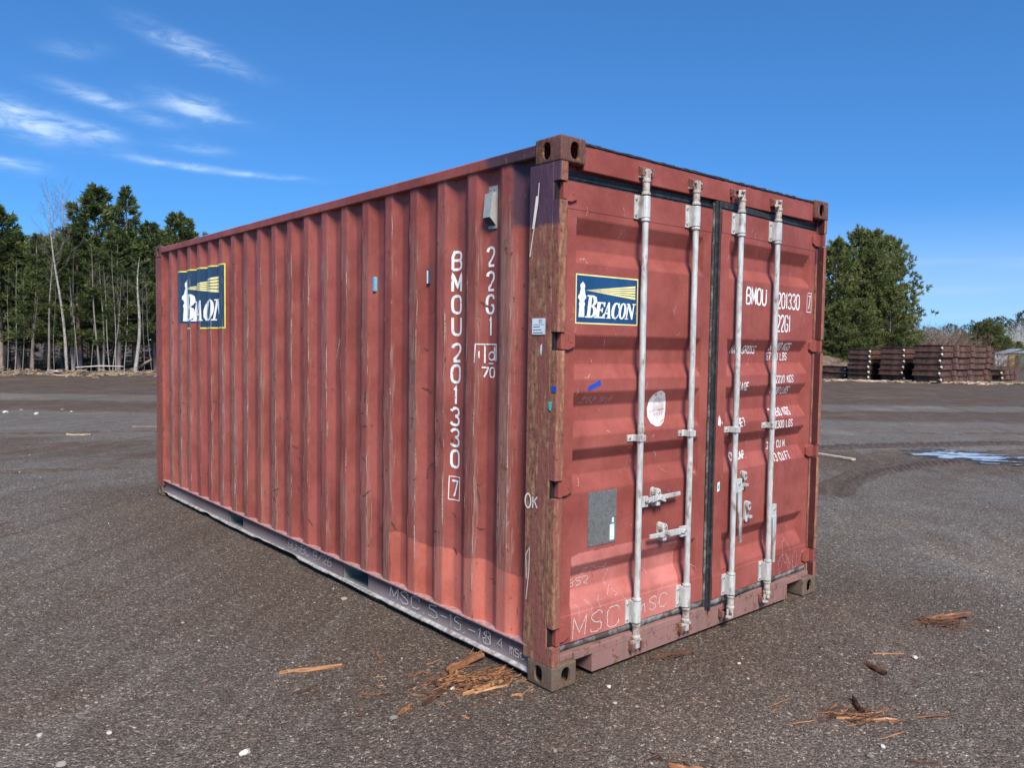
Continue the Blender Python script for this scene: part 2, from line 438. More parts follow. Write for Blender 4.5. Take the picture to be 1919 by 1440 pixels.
# ------------------------------------------------------------------ stroke lettering
_O = [(.5, 1), (.2, .96), (.04, .84), (0, .66), (0, .34), (.04, .16), (.2, .04), (.5, 0), (.8, .04), (.96, .16), (1, .34), (1, .66), (.96, .84), (.8, .96), (.5, 1)]
_S = [(.97, .80), (.85, .95), (.5, 1), (.15, .94), (.02, .76), (.15, .60), (.5, .51), (.86, .41), (1, .24), (.86, .06), (.5, 0), (.14, .05), (.02, .20)]
GL = {
 'A': [[(0, 0), (.5, 1), (1, 0)], [(.2, .36), (.8, .36)]],
 'B': [[(0, 0), (0, 1), (.65, 1), (.92, .92), (.97, .75), (.9, .58), (.65, .52), (0, .52)], [(.65, .52), (.95, .44), (1, .26), (.94, .08), (.65, 0), (0, 0)]],
 'C': [[(1, .76), (.94, .9), (.78, .97), (.5, 1), (.2, .96), (.04, .84), (0, .66), (0, .34), (.04, .16), (.2, .04), (.5, 0), (.8, .04), (.96, .12), (1, .25)]],
 'D': [[(0, 0), (0, 1), (.6, 1), (.92, .88), (1, .66), (1, .34), (.92, .12), (.6, 0), (0, 0)]],
 'E': [[(1, 1), (0, 1), (0, 0), (1, 0)], [(0, .52), (.8, .52)]],
 'F': [[(1, 1), (0, 1), (0, 0)], [(0, .52), (.8, .52)]],
 'G': [[(1, .78), (.94, .92), (.78, .98), (.5, 1), (.2, .96), (.04, .84), (0, .66), (0, .34), (.04, .16), (.2, .04), (.5, 0), (.8, .04), (.97, .16), (1, .44), (.58, .44)]],
 'I': [[(.5, 0), (.5, 1)]],
 'K': [[(0, 0), (0, 1)], [(1, 1), (0, .42)], [(.36, .62), (1, 0)]],
 'L': [[(0, 1), (0, 0), (1, 0)]],
 'M': [[(0, 0), (0, 1), (.5, .25), (1, 1), (1, 0)]],
 'N': [[(0, 0), (0, 1), (1, 0), (1, 1)]],
 'O': [_O], '0': [_O],
 'P': [[(0, 0), (0, 1), (.65, 1), (.95, .9), (1, .74), (.95, .56), (.65, .46), (0, .46)]],
 'R': [[(0, 0), (0, 1), (.65, 1), (.95, .9), (1, .74), (.95, .56), (.65, .48), (0, .48)], [(.5, .48), (1, 0)]],
 'S': [_S],
 'T': [[(0, 1), (1, 1)], [(.5, 1), (.5, 0)]],
 'U': [[(0, 1), (0, .3), (.05, .14), (.2, .03), (.5, 0), (.8, .03), (.95, .14), (1, .3), (1, 1)]],
 'X': [[(0, 0), (1, 1)], [(0, 1), (1, 0)]],
 '1': [[(.2, .80), (.6, 1), (.6, 0)]],
 '2': [[(.02, .76), (.12, .93), (.5, 1), (.88, .93), (1, .75), (.92, .56), (.02, 0), (1, 0)]],
 '3': [[(.02, .84), (.2, .97), (.5, 1), (.88, .94), (.98, .77), (.86, .59), (.42, .53), (.88, .45), (1, .25), (.88, .06), (.5, 0), (.16, .04), (0, .18)]],
 '4': [[(.75, 0), (.75, 1), (0, .3), (1, .3)]],
 '5': [[(.95, 1), (.1, 1), (.05, .55), (.55, .62), (.95, .48), (1, .25), (.85, .06), (.45, 0), (0, .1)]],
 '6': [[(.9, .95), (.5, 1), (.12, .82), (0, .4), (.06, .14), (.3, .02), (.6, 0), (.93, .12), (1, .3), (.9, .5), (.55, .58), (.1, .45)]],
 '7': [[(0, 1), (1, 1), (.35, 0)]],
 '8': [[(.5, .53), (.1, .66), (.08, .88), (.5, 1), (.92, .88), (.9, .66), (.5, .53), (.04, .36), (.06, .1), (.5, 0), (.94, .1), (.96, .36), (.5, .53)]],
 '9': [[(.1, .05), (.5, 0), (.88, .18), (1, .6), (.94, .86), (.7, .98), (.4, 1), (.07, .88), (0, .7), (.1, .5), (.45, .42), (.9, .55)]],
 'i': [[(.5, .62), (.5, 0)], [(.5, .85), (.5, .9)]],
 'd': [[(1, 1), (1, 0)], [(1, .5), (.6, .62), (.15, .5), (.05, .25), (.2, .05), (.6, 0), (1, .15)]],
 'm': [[(0, .7), (.05, 0)], [(.05, .5), (.25, .7), (.42, .55), (.42, 0)], [(.42, .5), (.65, .7), (.85, .55), (1, 0)]],
 'n': [[(0, .7), (0, 0)], [(0, .5), (.3, .7), (.75, .6), (.8, 0)]],
 's': [[(x, y * .7) for x, y in _S]],
 'c': [[(1, .55), (.6, .7), (.1, .5), (0, .3), (.15, .08), (.6, 0), (1, .12)]],
 '-': [[(0, .5), (1, .5)]], '.': [[(.4, .02), (.6, .04)]], ',': [[(.6, .1), (.4, -.1)]], '/': [[(0, 0), (1, 1)]], ' ': [],
}

def chaikin(pts, it=2):
    closed = (abs(pts[0][0] - pts[-1][0]) < 1e-6 and abs(pts[0][1] - pts[-1][1]) < 1e-6)
    for _ in range(it):
        out = [] if closed else [pts[0]]
        n = len(pts) - 1
        for i in range(n):
            a, b = pts[i], pts[i + 1]
            out.append((.75 * a[0] + .25 * b[0], .75 * a[1] + .25 * b[1]))
            out.append((.25 * a[0] + .75 * b[0], .25 * a[1] + .75 * b[1]))
        out.append(out[0] if closed else pts[-1])
        pts = out
    return pts

def ribbon(mb, pts, w, surf, off=0.0012, step=0.012, mi=0, taper=None):
    """flat stroke of width w along pts (2D), laid on surf(a,b,off)"""
    P = []
    for (x0, y0), (x1, y1) in zip(pts[:-1], pts[1:]):
        d = math.hypot(x1 - x0, y1 - y0)
        k = max(1, int(d / step))
        for i in range(k):
            P.append((lerp(x0, x1, i / k), lerp(y0, y1, i / k)))
    P.append(pts[-1])
    if len(P) < 2:
        return
    closed = math.hypot(P[0][0] - P[-1][0], P[0][1] - P[-1][1]) < 1e-6 and len(P) > 4
    L = []; R = []
    n = len(P)
    for i, p in enumerate(P):
        if closed:
            a = P[(i - 1) % (n - 1)]; b = P[(i + 1) % (n - 1)]
        else:
            a = P[max(0, i - 1)]; b = P[min(n - 1, i + 1)]
        t1 = (p[0] - a[0], p[1] - a[1]); t2 = (b[0] - p[0], b[1] - p[1])
        l1 = math.hypot(*t1) or 1; l2 = math.hypot(*t2) or 1
        if i == 0 and not closed: t1, l1 = t2, l2
        if i == n - 1 and not closed: t2, l2 = t1, l1
        n1 = (-t1[1] / l1, t1[0] / l1); n2 = (-t2[1] / l2, t2[0] / l2)
        m = (n1[0] + n2[0], n1[1] + n2[1]); ml = math.hypot(*m)
        if ml < 1e-4: m = n1; ml = 1
        m = (m[0] / ml, m[1] / ml)
        k = min(1.6, 1 / max(0.3, m[0] * n1[0] + m[1] * n1[1]))
        h = w / 2 * k * (taper(i / (n - 1)) if taper else 1)
        L.append(surf(p[0] + m[0] * h, p[1] + m[1] * h, off))
        R.append(surf(p[0] - m[0] * h, p[1] - m[1] * h, off))
    vs = L + R
    fs = [(i, i + 1, i + 1 + n, i + n) for i in range(n - 1)]
    mb.add(vs, fs, mi)

def text(mb, s, a, b, cw, ch, sw, surf, gap=0.35, off=0.0012, mi=0, slant=0.0, jitter=0.0, curve=None, rot=0.0):
    """letters left to right from (a, b) baseline"""
    curve = "BCDGOPRSU0235689dmnscai" if curve is None else curve
    x = a
    for chh in s:
        if chh == ' ':
            x += cw * (0.6 + gap); continue
        w = cw * (0.45 if chh in '1i.,' else 1.0)
        for st in GL[chh]:
            q = chaikin(st, 1) if (chh in curve and len(st) > 3) else st
            pts = []
            for (u, v) in q:
                px, py = u * w + v * ch * slant + random.uniform(-1, 1) * jitter, v * ch + random.uniform(-1, 1) * jitter
                pts.append((x + px * math.cos(rot) - py * math.sin(rot), b + (x - a) * math.sin(rot) + px * math.sin(rot) + py * math.cos(rot)))
            ribbon(mb, pts, sw, surf, off, mi=mi)
        x += w + cw * gap
    return x

def letters(name, s, a, b, cw, ch, sw, surf, mat, parent, gap=0.35, off=0.0016):
    """one part per character"""
    x = a
    for c in s:
        m = MB(); x2 = text(m, c, x, b, cw, ch, sw, surf, gap=gap, off=off)
        if m.f:
            m.build(name, mat, parent)
        x = x2

def fill(mb, polys, surf, off, cuts_a=(), cuts_b=(), mi=0, keep=None):
    """filled 2D outlines (holes allowed) laid on surf; cut at the given a/b lines so that they follow the folds"""
    bm = bmesh.new()
    es = []
    for poly in polys:
        vs = [bm.verts.new((p[0], p[1], 0)) for p in poly]
        for i in range(len(vs)):
            es.append(bm.edges.new((vs[i], vs[(i + 1) % len(vs)])))
    bmesh.ops.triangle_fill(bm, use_beauty=True, use_dissolve=False, edges=es, normal=(0, 0, 1))
    A = [v.co.x for v in bm.verts]; B = [v.co.y for v in bm.verts]
    for c in cuts_a:
        if min(A) < c < max(A):
            bmesh.ops.bisect_plane(bm, geom=bm.verts[:] + bm.edges[:] + bm.faces[:], plane_co=(c, 0, 0), plane_no=(1, 0, 0))
    for c in cuts_b:
        if min(B) < c < max(B):
            bmesh.ops.bisect_plane(bm, geom=bm.verts[:] + bm.edges[:] + bm.faces[:], plane_co=(0, c, 0), plane_no=(0, 1, 0))
    bm.verts.index_update()
    vs = [surf(v.co.x, v.co.y, off) for v in bm.verts]
    fs = [tuple(v.index for v in f.verts) for f in bm.faces if keep is None or keep(f.calc_center_median())]
    mb.add(vs, fs, mi)
    bm.free()

# post steel: hardly any paint left, streaked from top to bottom
M_post, nt = mat_new("rusted_post")
pos = nd(nt, "ShaderNodeNewGeometry").outputs["Position"]
a1 = noise(nt, scaled(nt, pos, (44.0, 44.0, 8.0)), 1.0, 4.0, 0.74)
a2 = noise(nt, pos, 34.0, 3.0, 0.65)
a3 = noise(nt, scaled(nt, pos, (15.0, 15.0, 3.2)), 1.0, 4.0, 0.72)
a4 = noise(nt, pos, 160.0, 2.0, 0.6)
pc = ramp(nt, mth(nt, "ADD", mth(nt, "MULTIPLY", a1, 0.65), mth(nt, "MULTIPLY", a2, 0.35)), [(0.32, (0.050, 0.028, 0.020)), (0.41, (0.150, 0.066, 0.042)), (0.50, (0.245, 0.108, 0.064)), (0.59, (0.33, 0.175, 0.095)), (0.70, (0.43, 0.29, 0.175))])
pc = mix(nt, smooth(nt, a3, 0.47, 0.52, 0.0, 0.85), pc, (0.235, 0.074, 0.060))
pc = mix(nt, smooth(nt, a2, 0.40, 0.28, 0.0, 0.8), pc, (0.050, 0.034, 0.026))
pc = mix(nt, smooth(nt, a4, 0.62, 0.74, 0.0, 0.45), pc, (0.44, 0.31, 0.21))
um = smooth(nt, mth(nt, "ADD", attr(nt, "purple"), mth(nt, "MULTIPLY", mth(nt, "SUBTRACT", a2, 0.5), 0.05)), 0.012, 0.030)
pc = mix(nt, um, pc, mix(nt, smooth(nt, a3, 0.35, 0.7), (0.080, 0.038, 0.060), (0.115, 0.054, 0.074)))
finish(nt, pc, smooth(nt, um, 0.0, 1.0, 0.85, 0.55), mth(nt, "ADD", a1, mth(nt, "MULTIPLY", a2, 0.7)), 0.6, 0.006, spec=0.3)

# ------------------------------------------------------------------ the shipping container
CL, CW, CH = 6.058, 2.438, 2.591
box20 = tag(empty("shipping_container"), "worn red steel shipping container with white locking bars on its doors", "container")

PITCH = 0.2745
BRK = []; BRX = []
for k in range(-1, 21):
    yk = 0.434 + PITCH * k
    for dy, x in ((-0.072, 0.012), (0.0, 0.012), (0.068, 0.048), (0.1345, 0.048)):
        BRK.append(yk + dy); BRX.append(x)
BRK = np.array(BRK); BRX = np.array(BRX)
def prof(y):
    return np.interp(y, BRK, BRX)
DENTS = [(random.uniform(0.5, 5.6), random.uniform(0.3, 2.3), random.uniform(0.03, 0.10), random.uniform(0.05, 0.20), random.uniform(-0.004, 0.007)) for _ in range(46)]
DENTS += [(1.45, 0.6, 0.12, 0.10, 0.006), (0.9, 1.0, 0.08, 0.12, 0.007), (0.3, 1.4, 0.10, 0.5, 0.006), (0.32, 0.8, 0.06, 0.15, 0.008), (2.3, 0.5, 0.1, 0.2, 0.008), (4.5, 0.7, 0.15, 0.2, 0.006)]
def dent(y, z):
    d = 0.0
    for (cy, cz, sy, sz, am) in DENTS:
        d = d + am * np.exp(-((y - cy) / sy) ** 2 - ((z - cz) / sz) ** 2)
    return d + 0.0035 * (vnoise(y, z, 0.55, 3) - 0.5)
def side_x(y, z):
    return prof(y) + dent(y, z)
def S_side(a, z, off):
    return (float(side_x(-a, z)) - off, -a, z)
CUT_SIDE = [-y for y in BRK]

# corrugated side wall facing the camera
ys = [0.2]
for y in BRK:
    if 0.215 < y < 5.85:
        ys += [y - 0.011, y - 0.004, y + 0.004, y + 0.011]
ys.append(5.868)
ys = np.array(sorted(ys))
zs = np.linspace(0.172, 2.522, 112)
YY, ZZ = np.meshgrid(ys, zs, indexing="ij")
XX = 0.25 * prof(YY - 0.005) + 0.5 * prof(YY) + 0.25 * prof(YY + 0.005) + dent(YY, ZZ)
V = np.stack([XX, YY, ZZ], -1).reshape(-1, 3)
ny, nz = len(ys), len(zs)
idx = np.arange(ny * nz).reshape(ny, nz)
F = np.stack([idx[:-1, :-1], idx[:-1, 1:], idx[1:, 1:], idx[1:, :-1]], -1).reshape(-1, 4)
wall = link("side_wall", np_mesh("side_wall", V, F, M_paint, True), box20)
Y1, Z1 = V[:, 1], V[:, 2]
outer = np.clip((0.026 - prof(Y1)) / 0.012, 0, 1)
colvar = np.clip(1.5 * vnoise(np.floor((Y1 - 0.36) / PITCH) * 3.1, Z1, 0.75, 5) * (0.35 + vnoise(np.floor((Y1 - 0.36) / PITCH) * 7.7, Z1 * 0 + 1.0, 1.0, 15)) - 0.08, 0, 1)
edge = np.exp(-((prof(Y1) - 0.016) / 0.004) ** 2)
rust = outer * (0.02 + 0.34 * colvar) + 0.20 * edge * vnoise(Y1 * 7, Z1, 0.25, 6) + 0.10 * np.clip((0.45 - Z1) / 0.3, 0, 1)
rust += 0.22 * np.clip((0.36 - Y1) / 0.03, 0, 1) * (Z1 < 2.2)
rust *= 1 - 0.7 * np.clip((Z1 - 2.1) / 0.2, 0, 1)
set_attr(wall, "rust", rust * 0.75)
set_attr(wall, "wear", np.clip(outer * (0.12 + 0.75 * colvar), 0, 1) * (1 - 0.6 * np.clip((Z1 - 2.15) / 0.2, 0, 1)) + 0.30 * edge * vnoise(Y1 * 5, Z1, 0.3, 26) + 0.25 * np.clip((0.36 - Y1) / 0.03, 0, 1) * (Z1 < 2.2))
set_attr(wall, "patch", np.minimum(0.498 + 0.07 * (vnoise(Y1, Z1 * 0, 0.16, 61) - 0.5) - Z1, 1.472 + 0.05 * (vnoise(Z1, Y1 * 0, 0.12, 62) - 0.5) - Y1))
set_attr(wall, "purple", np.minimum(Z1 - 2.18, 0.385 - Y1))

def plain_wall(name, axis):
    """corrugated walls on the far sides"""
    n = int((CL - 0.4) / 0.034) if axis == "y" else int((CW - 0.3) / 0.034)
    vs = []; fs = []
    for i in range(n + 1):
        t = i / n
        d = 0.012 if (i // 2) % 4 in (0,) else 0.048
        for z in (0.172, 2.522):
            vs.append((CW - d, lerp(0.2, 5.868, t), z) if axis == "y" else (lerp(0.15, CW - 0.15, t), CL - d, z))
    for i in range(n):
        fs.append((2 * i, 2 * i + 1, 2 * i + 3, 2 * i + 2))
    m = MB(); m.add(vs, fs)
    return m.build(name, M_paint, box20)
plain_wall("side_wall", "y")
plain_wall("end_wall", "x")

# roof: shallow cross corrugation
vs = []; fs = []
nr = 108
for i in range(nr + 1):
    y = lerp(0.03, CL - 0.03, i / nr)
    z = 2.562 + (0.012 if (i // 3) % 2 else 0.0)
    vs += [(0.05, y, z), (CW / 2, y, z + 0.006), (CW - 0.05, y, z)]
for i in range(nr):
    for k in range(2):
        fs.append((3 * i + k, 3 * i + k + 1, 3 * i + k + 4, 3 * i + k + 3))
m = MB(); m.add(vs, fs); m.build("roof_panel", M_paint, box20)
m = MB(); m.box((0.075, 0.12, 0.180), (CW - 0.075, CL - 0.12, 0.205)); m.build("floor_board", M_wood_floor, box20)
for i in range(9):
    y = 0.45 + i * 0.62
    if 1.6 < y < 2.2 or 3.7 < y < 4.2:
        continue
    m = MB(); m.box((0.05, y, 0.07), (CW - 0.05, y + 0.045, 0.179)); m.build("cross_member", M_dark, box20)

# rails
def rail_box(name, c0, c1, mat, rust=0.1, n=60, bevel=0.006, purple=None):
    """box along y cut into n pieces so that its rust can vary"""
    x0, y0, z0 = c0; x1, y1, z1 = c1
    b = bevel
    pr = [(x0 + b, z0), (x1 - b, z0), (x1, z0 + b), (x1, z1 - b), (x1 - b, z1), (x0 + b, z1), (x0, z1 - b), (x0, z0 + b)]
    vs = []; fs = []
    for i in range(n + 1):
        y = lerp(y0, y1, i / n)
        w = 0.003 * (float(vnoise(y, 0.3, 0.5, 9)) - 0.5)
        vs += [(x + w, y, z + w * 0.6) for x, z in pr]
    for i in range(n):
        for k in range(8):
            a = i * 8 + k; c = i * 8 + (k + 1) % 8
            fs.append((a, a + 8, c + 8, c))
    fs.append(tuple(range(8))); fs.append(tuple(range(n * 8 + 7, n * 8 - 1, -1)))
    m = MB(); m.add(vs, fs)
    o = m.build(name, mat, box20)
    co = coords(o)
    set_attr(o, "rust", rust + 0.25 * vnoise(co[:, 1] * 2, co[:, 2] * 5, 0.4, 8))
    return o
for x0, x1 in ((0.002, 0.062), (CW - 0.062, CW - 0.002)):
    o = rail_box("top_side_rail", (x0, 0.180, 2.514), (x1, CL - 0.180, 2.572), M_paint, 0.12)
    set_attr(o, "purple", np.minimum(coords(o)[:, 2] * 0 + 0.4, 0.62 - coords(o)[:, 1]) * 0.4)
rail_box("top_end_rail", (0.165, CL - 0.06, 2.50), (CW - 0.165, CL - 0.002, 2.575), M_paint, 0.1, n=4)
rail_box("bottom_end_rail", (0.165, CL - 0.06, 0.03), (CW - 0.165, CL - 0.002, 0.172), M_rail, 0.1, n=4)

POCK = ((1.735, 2.06), (3.79, 4.11))
def bottom_rail(flip):
    X = (lambda x: CW - x) if flip else (lambda x: x)
    root_m = MB()
    segs = [(0.180, POCK[0][0]), (POCK[0][1], POCK[1][0]), (POCK[1][1], CL - 0.180)]
    for y0, y1 in segs:
        n = max(4, int((y1 - y0) / 0.05))
        vs = []; fs = []
        for i in range(n + 1):
            y = lerp(y0, y1, i / n)
            w = 0.006 * (float(vnoise(y, 2.2, 0.35, 4)) - 0.5)
            for z in (0.050, 0.075, 0.11, 0.14, 0.169):
                vs.append((X(0.026 + w * (0.17 - z) * 8), y, z))
        for i in range(n):
            for k in range(4):
                fs.append((i * 5 + k, i * 5 + k + 1, i * 5 + k + 6, i * 5 + k + 5))
        root_m.add(vs, fs)
    o = root_m.build("bottom_side_rail", M_rail, box20, smooth_=True)
    co = coords(o)
    set_attr(o, "dust", np.clip((0.135 - co[:, 2]) / 0.10, 0, 1) * (0.35 + 0.6 * vnoise(co[:, 1], co[:, 2] * 3, 0.3, 2)))
    set_attr(o, "rust", -0.2)
    m = MB(); m.box((X(0.0), 0.18, 0.1692), (X(0.062), CL - 0.18, 0.1765)); m.build("ledge", M_weld, o)
    # bent lower lip
    vs = []; fs = []
    n = 170
    for i in range(n + 1):
        y = lerp(0.18, CL - 0.18, i / n)
        d = float(vnoise(y, 7.7, 0.30, 12)); e = float(vnoise(y, 3.1, 0.09, 13))
        hit = max(0.0, d - 0.70) * 2.2
        x = 0.004 + 0.018 * hit + 0.004 * e
        z = 0.040 + 0.030 * hit + 0.006 * (e - 0.5)
        vs += [(X(0.0265), y, 0.052), (X(0.5 * (x + 0.0265) - 0.004), y, 0.046 + 0.4 * (z - 0.040)), (X(x), y, z), (X(x + 0.002), y, z - 0.007), (X(0.028), y, 0.042)]
    for i in range(n):
        for k in range(4):
            fs.append((i * 5 + k, i * 5 + k + 1, i * 5 + k + 6, i * 5 + k + 5))
    m = MB(); m.add(vs, fs); m.build("bent_lip", M_bright, o, smooth_=True)
    return o
rail_near = bottom_rail(False)
bottom_rail(True)
for y0, y1 in POCK:
    m = MB()
    m.box((0.03, y0 - 0.006, 0.048), (CW - 0.03, y0, 0.1685)); m.box((0.03, y1, 0.048), (CW - 0.03, y1 + 0.006, 0.1685))
    m.box((0.03, y0, 0.1625), (CW - 0.03, y1, 0.1685)); m.box((0.012, y0, 0.043), (CW - 0.012, y1, 0.049))
    m.build("forklift_pocket", M_pocket, box20)

# corner castings (one mesh with real openings, mirrored to eight corners)
def casting_mesh():
    def tmp(mb, bevel=0.0, seg=3):
        return link("tmp", mb.mesh("tmp", M_cast, bevel=bevel, seg=seg))
    m = MB(); m.box((0, 0, 0), (0.162, 0.178, 0.118)); body = tmp(m, 0.010, 3)
    cut = []
    m = MB(); m.box((0.012, 0.012, 0.014), (0.150, 0.166, 0.104)); cut.append(tmp(m))
    def oval(w, h):
        return [(w / 2 * math.copysign(abs(math.cos(t)) ** 0.8, math.cos(t)), h / 2 * math.copysign(abs(math.sin(t)) ** 0.8, math.sin(t))) for t in [2 * math.pi * i / 28 for i in range(28)]]
    m = MB(); m.prism(oval(0.056, 0.080), -0.02, 0.05, fn=lambda a, b, d: (d, 0.098 + a, 0.061 + b)); cut.append(tmp(m))
    m = MB(); m.prism(oval(0.058, 0.080), -0.02, 0.05, fn=lambda a, b, d: (0.088 + a, d, 0.061 + b)); cut.append(tmp(m))
    m = MB(); m.prism(oval(0.064, 0.110), -0.02, 0.05, fn=lambda a, b, d: (0.088 + a, 0.095 + b, d)); cut.append(tmp(m))
    for c in cut:
        md = body.modifiers.new("b", "BOOLEAN"); md.operation = "DIFFERENCE"; md.object = c; md.solver = "EXACT"
    bpy.context.view_layer.update()
    dg = bpy.context.evaluated_depsgraph_get()
    me = bpy.data.meshes.new_from_object(body.evaluated_get(dg))
    for o in [body] + cut:
        bpy.data.objects.remove(o)
    me.name = "corner_casting"
    me.polygons.foreach_set("use_smooth", [True] * len(me.polygons)); me.set_sharp_from_angle(angle=0.7)
    return me
cme = casting_mesh()
cme2 = cme.copy()
for me_, val in ((cme, 0.46), (cme2, 0.30)):
    a = me_.attributes.new("rust", "FLOAT", "POINT"); a.data.foreach_set("value", np.full(len(me_.vertices), val, dtype=np.float32))
M_cast_low = make_paint("casting_metal_dusty", (0.145, 0.108, 0.082), streak=0.6, spots=0.56)
cme2.materials.clear(); cme2.materials.append(M_cast_low)
for fx in (0, 1):
    for fy in (0, 1):
        for fz in (0, 1):
            o = link("corner_casting", cme if fz else cme2, box20)
            o.location = (CW * fx, CL * fy, CH * fz)
            o.scale = (-1 if fx else 1, -1 if fy else 1, -1 if fz else 1)

# corner posts
HINGE_Z = [(2.299, 2.387), (1.609, 1.695), (0.914, 1.002), (0.205, 0.301)]
def extrude_z(mb, pr, z0, z1, n, wob=0.0):
    k = len(pr); vs = []; fs = []
    for i in range(n + 1):
        z = lerp(z0, z1, i / n)
        w = wob * (float(vnoise(z, pr[0][0], 0.12, 21)) - 0.5)
        vs += [(x + w, y + w, z) for x, y in pr]
    for i in range(n):
        for j in range(k):
            a = i * k + j; c = i * k + (j + 1) % k
            fs.append((a, c, c + k, a + k))
    fs.append(tuple(range(k - 1, -1, -1))); fs.append(tuple(range(n * k, n * k + k)))
    mb.add(vs, fs)
for flip in (0, 1):
    fx = (lambda x: CW - x) if flip else (lambda x: x)
    m = MB()
    extrude_z(m, [(fx(x), y) for x, y in [(0.001, 0.208), (0.001, 0.16), (0.001, 0.11), (0.001, 0.052), (0.005, 0.0465), (0.055, 0.0465), (0.055, 0.06), (0.014, 0.06), (0.014, 0.208)]], 0.1182, 2.4728, 90, 0.003)
    o = m.build("corner_post", M_post, box20)
    co = coords(o)
    nse = vnoise(co[:, 2], co[:, 1] * 4, 0.25, 15)
    set_attr(o, "rust", np.where(co[:, 2] < 2.19 + 0.05 * vnoise(co[:, 1], co[:, 0], 0.03, 4), 0.36 + 0.22 * nse, -0.35))
    set_attr(o, "purple", (co[:, 2] - 2.17))
    lip = MB(); z = 0.1182
    for (g0, g1) in sorted(HINGE_Z) + [(2.4728, 2.4728)]:
        if g0 > z:
            lw_ = 0.034 if flip else 0.052
            pr = [(0.010, 0.001), (lw_ - 0.008, 0.001), (lw_, 0.005), (lw_, 0.046), (0.0005, 0.046), (0.0005, 0.010), (0.003, 0.004)]
            if flip:
                q = MB(); q.box((fx(0.0345), 0.006, z + 0.002), (fx(0.0365), 0.0455, g0 - 0.002)); q.build("inner_flange", M_dark, o)
            extrude_z(lip, [(fx(x), y) for x, y in pr], z, g0, max(2, int((g0 - z) / 0.03)), 0.004)
        z = g1
    l = lip.build("hinge_edge", M_post, o)
    co = coords(l)
    set_attr(l, "rust", 0.42 + 0.25 * vnoise(co[:, 2], co[:, 1], 0.2, 16))
    set_attr(l, "purple", np.where(co[:, 0] < 0.004, co[:, 2] - 2.17, -0.1))
    for (g0, g1) in HINGE_Z:
        dk = MB(); dk.box((fx(0.006), 0.036, g0 + 0.001), (fx(0.050), 0.0462, g1 - 0.001))  # black box paints the slot's shade in front of the post plate
        dk.build("hinge_slot_shade", M_shade, o)
    m = MB()
    extrude_z(m, [(fx(x), y) for x, y in [(0.001, 5.852), (0.001, 6.05), (0.06, 6.05), (0.06, 6.0), (0.02, 5.99), (0.02, 5.852)]], 0.1182, 2.4728, 40, 0.003)
    o = m.build("corner_post", M_paint, box20)
    set_attr(o, "rust", 0.22 + 0.25 * vnoise(coords(o)[:, 2], coords(o)[:, 1] * 4, 0.25, 18))

# header above the doors
hd = MB()
hd.box((0.163, 0.020, 2.455), (CW - 0.163, 0.09, 2.572)); hd.box((0.053, 0.064, 2.40), (CW - 0.053, 0.10, 2.474))
header = hd.build("door_header", M_door, box20, bevel=0.004)
set_attr(header, "rust", 0.04)
m = MB()
for i in range(56):
    x = lerp(0.163, CW - 0.163, i / 56); x2 = lerp(0.163, CW - 0.163, (i + 1) / 56)
    h = 0.006 + 0.006 * random.random()
    m.box((x, 0.016 - 0.003 * random.random(), 2.5722), (x2, 0.10, 2.5722 + h))
tag(m.build("tar_seam", M_rubber, header), kind="stuff")

# sill under the doors
sl = MB()
SX0, SX1 = 0.290, 2.106
sl.box((0.163, 0.016, 0.112), (CW - 0.163, 0.16, 0.148))
sl.box((SX0, 0.018, 0.018), (SX1, 0.022, 0.1118)); sl.box((SX0, 0.0222, 0.018), (SX0 + 0.006, 0.15, 0.1118)); sl.box((SX1 - 0.006, 0.0222, 0.018), (SX1, 0.15, 0.1118))
sl.box((SX0 + 0.006, 0.0222, 0.018), (SX1 - 0.006, 0.15, 0.023))
sl.box((0.053, 0.03, 0.119), (0.1628, 0.16, 0.147)); sl.box((CW - 0.1628, 0.03, 0.119), (CW - 0.053, 0.16, 0.147))
sill = sl.build("door_sill", M_sill, box20, bevel=0.002, seg=1)
set_attr(sill, "dust", 0.24); set_attr(sill, "rust", 0.20)

# ------------------------------------------------------------------ doors
DW = 1.135
ROWS = [(2.239, 2.163, 2.090, 2.027), (1.683, 1.613, 1.540, 1.472), (1.407, 1.337, 1.262, 1.195), (1.131, 1.071, 1.000, 0.920), (0.562, 0.500, 0.430, 0.352)]
zr = []; dr = []
for r in ROWS[::-1]:
    zr += [r[3], r[2], r[1], r[0]]; dr += [0.0, 0.040, 0.040, 0.0]
RS0, RS1 = 0.070, 1.045
RUN = 0.014
def door_depth(s, z):
    d = np.minimum(np.interp(z, zr, dr), np.interp(s, [RS0, RS0 + RUN, RS1 - RUN, RS1], [0, 0.040, 0.040, 0]))
    d = np.where((np.asarray(z) > 2.273) | (np.asarray(z) < 0.326), d - 0.004, d)
    return d + 0.003 * (vnoise(s, z, 0.4, 31) - 0.5)
CUT_Z = list(zr)

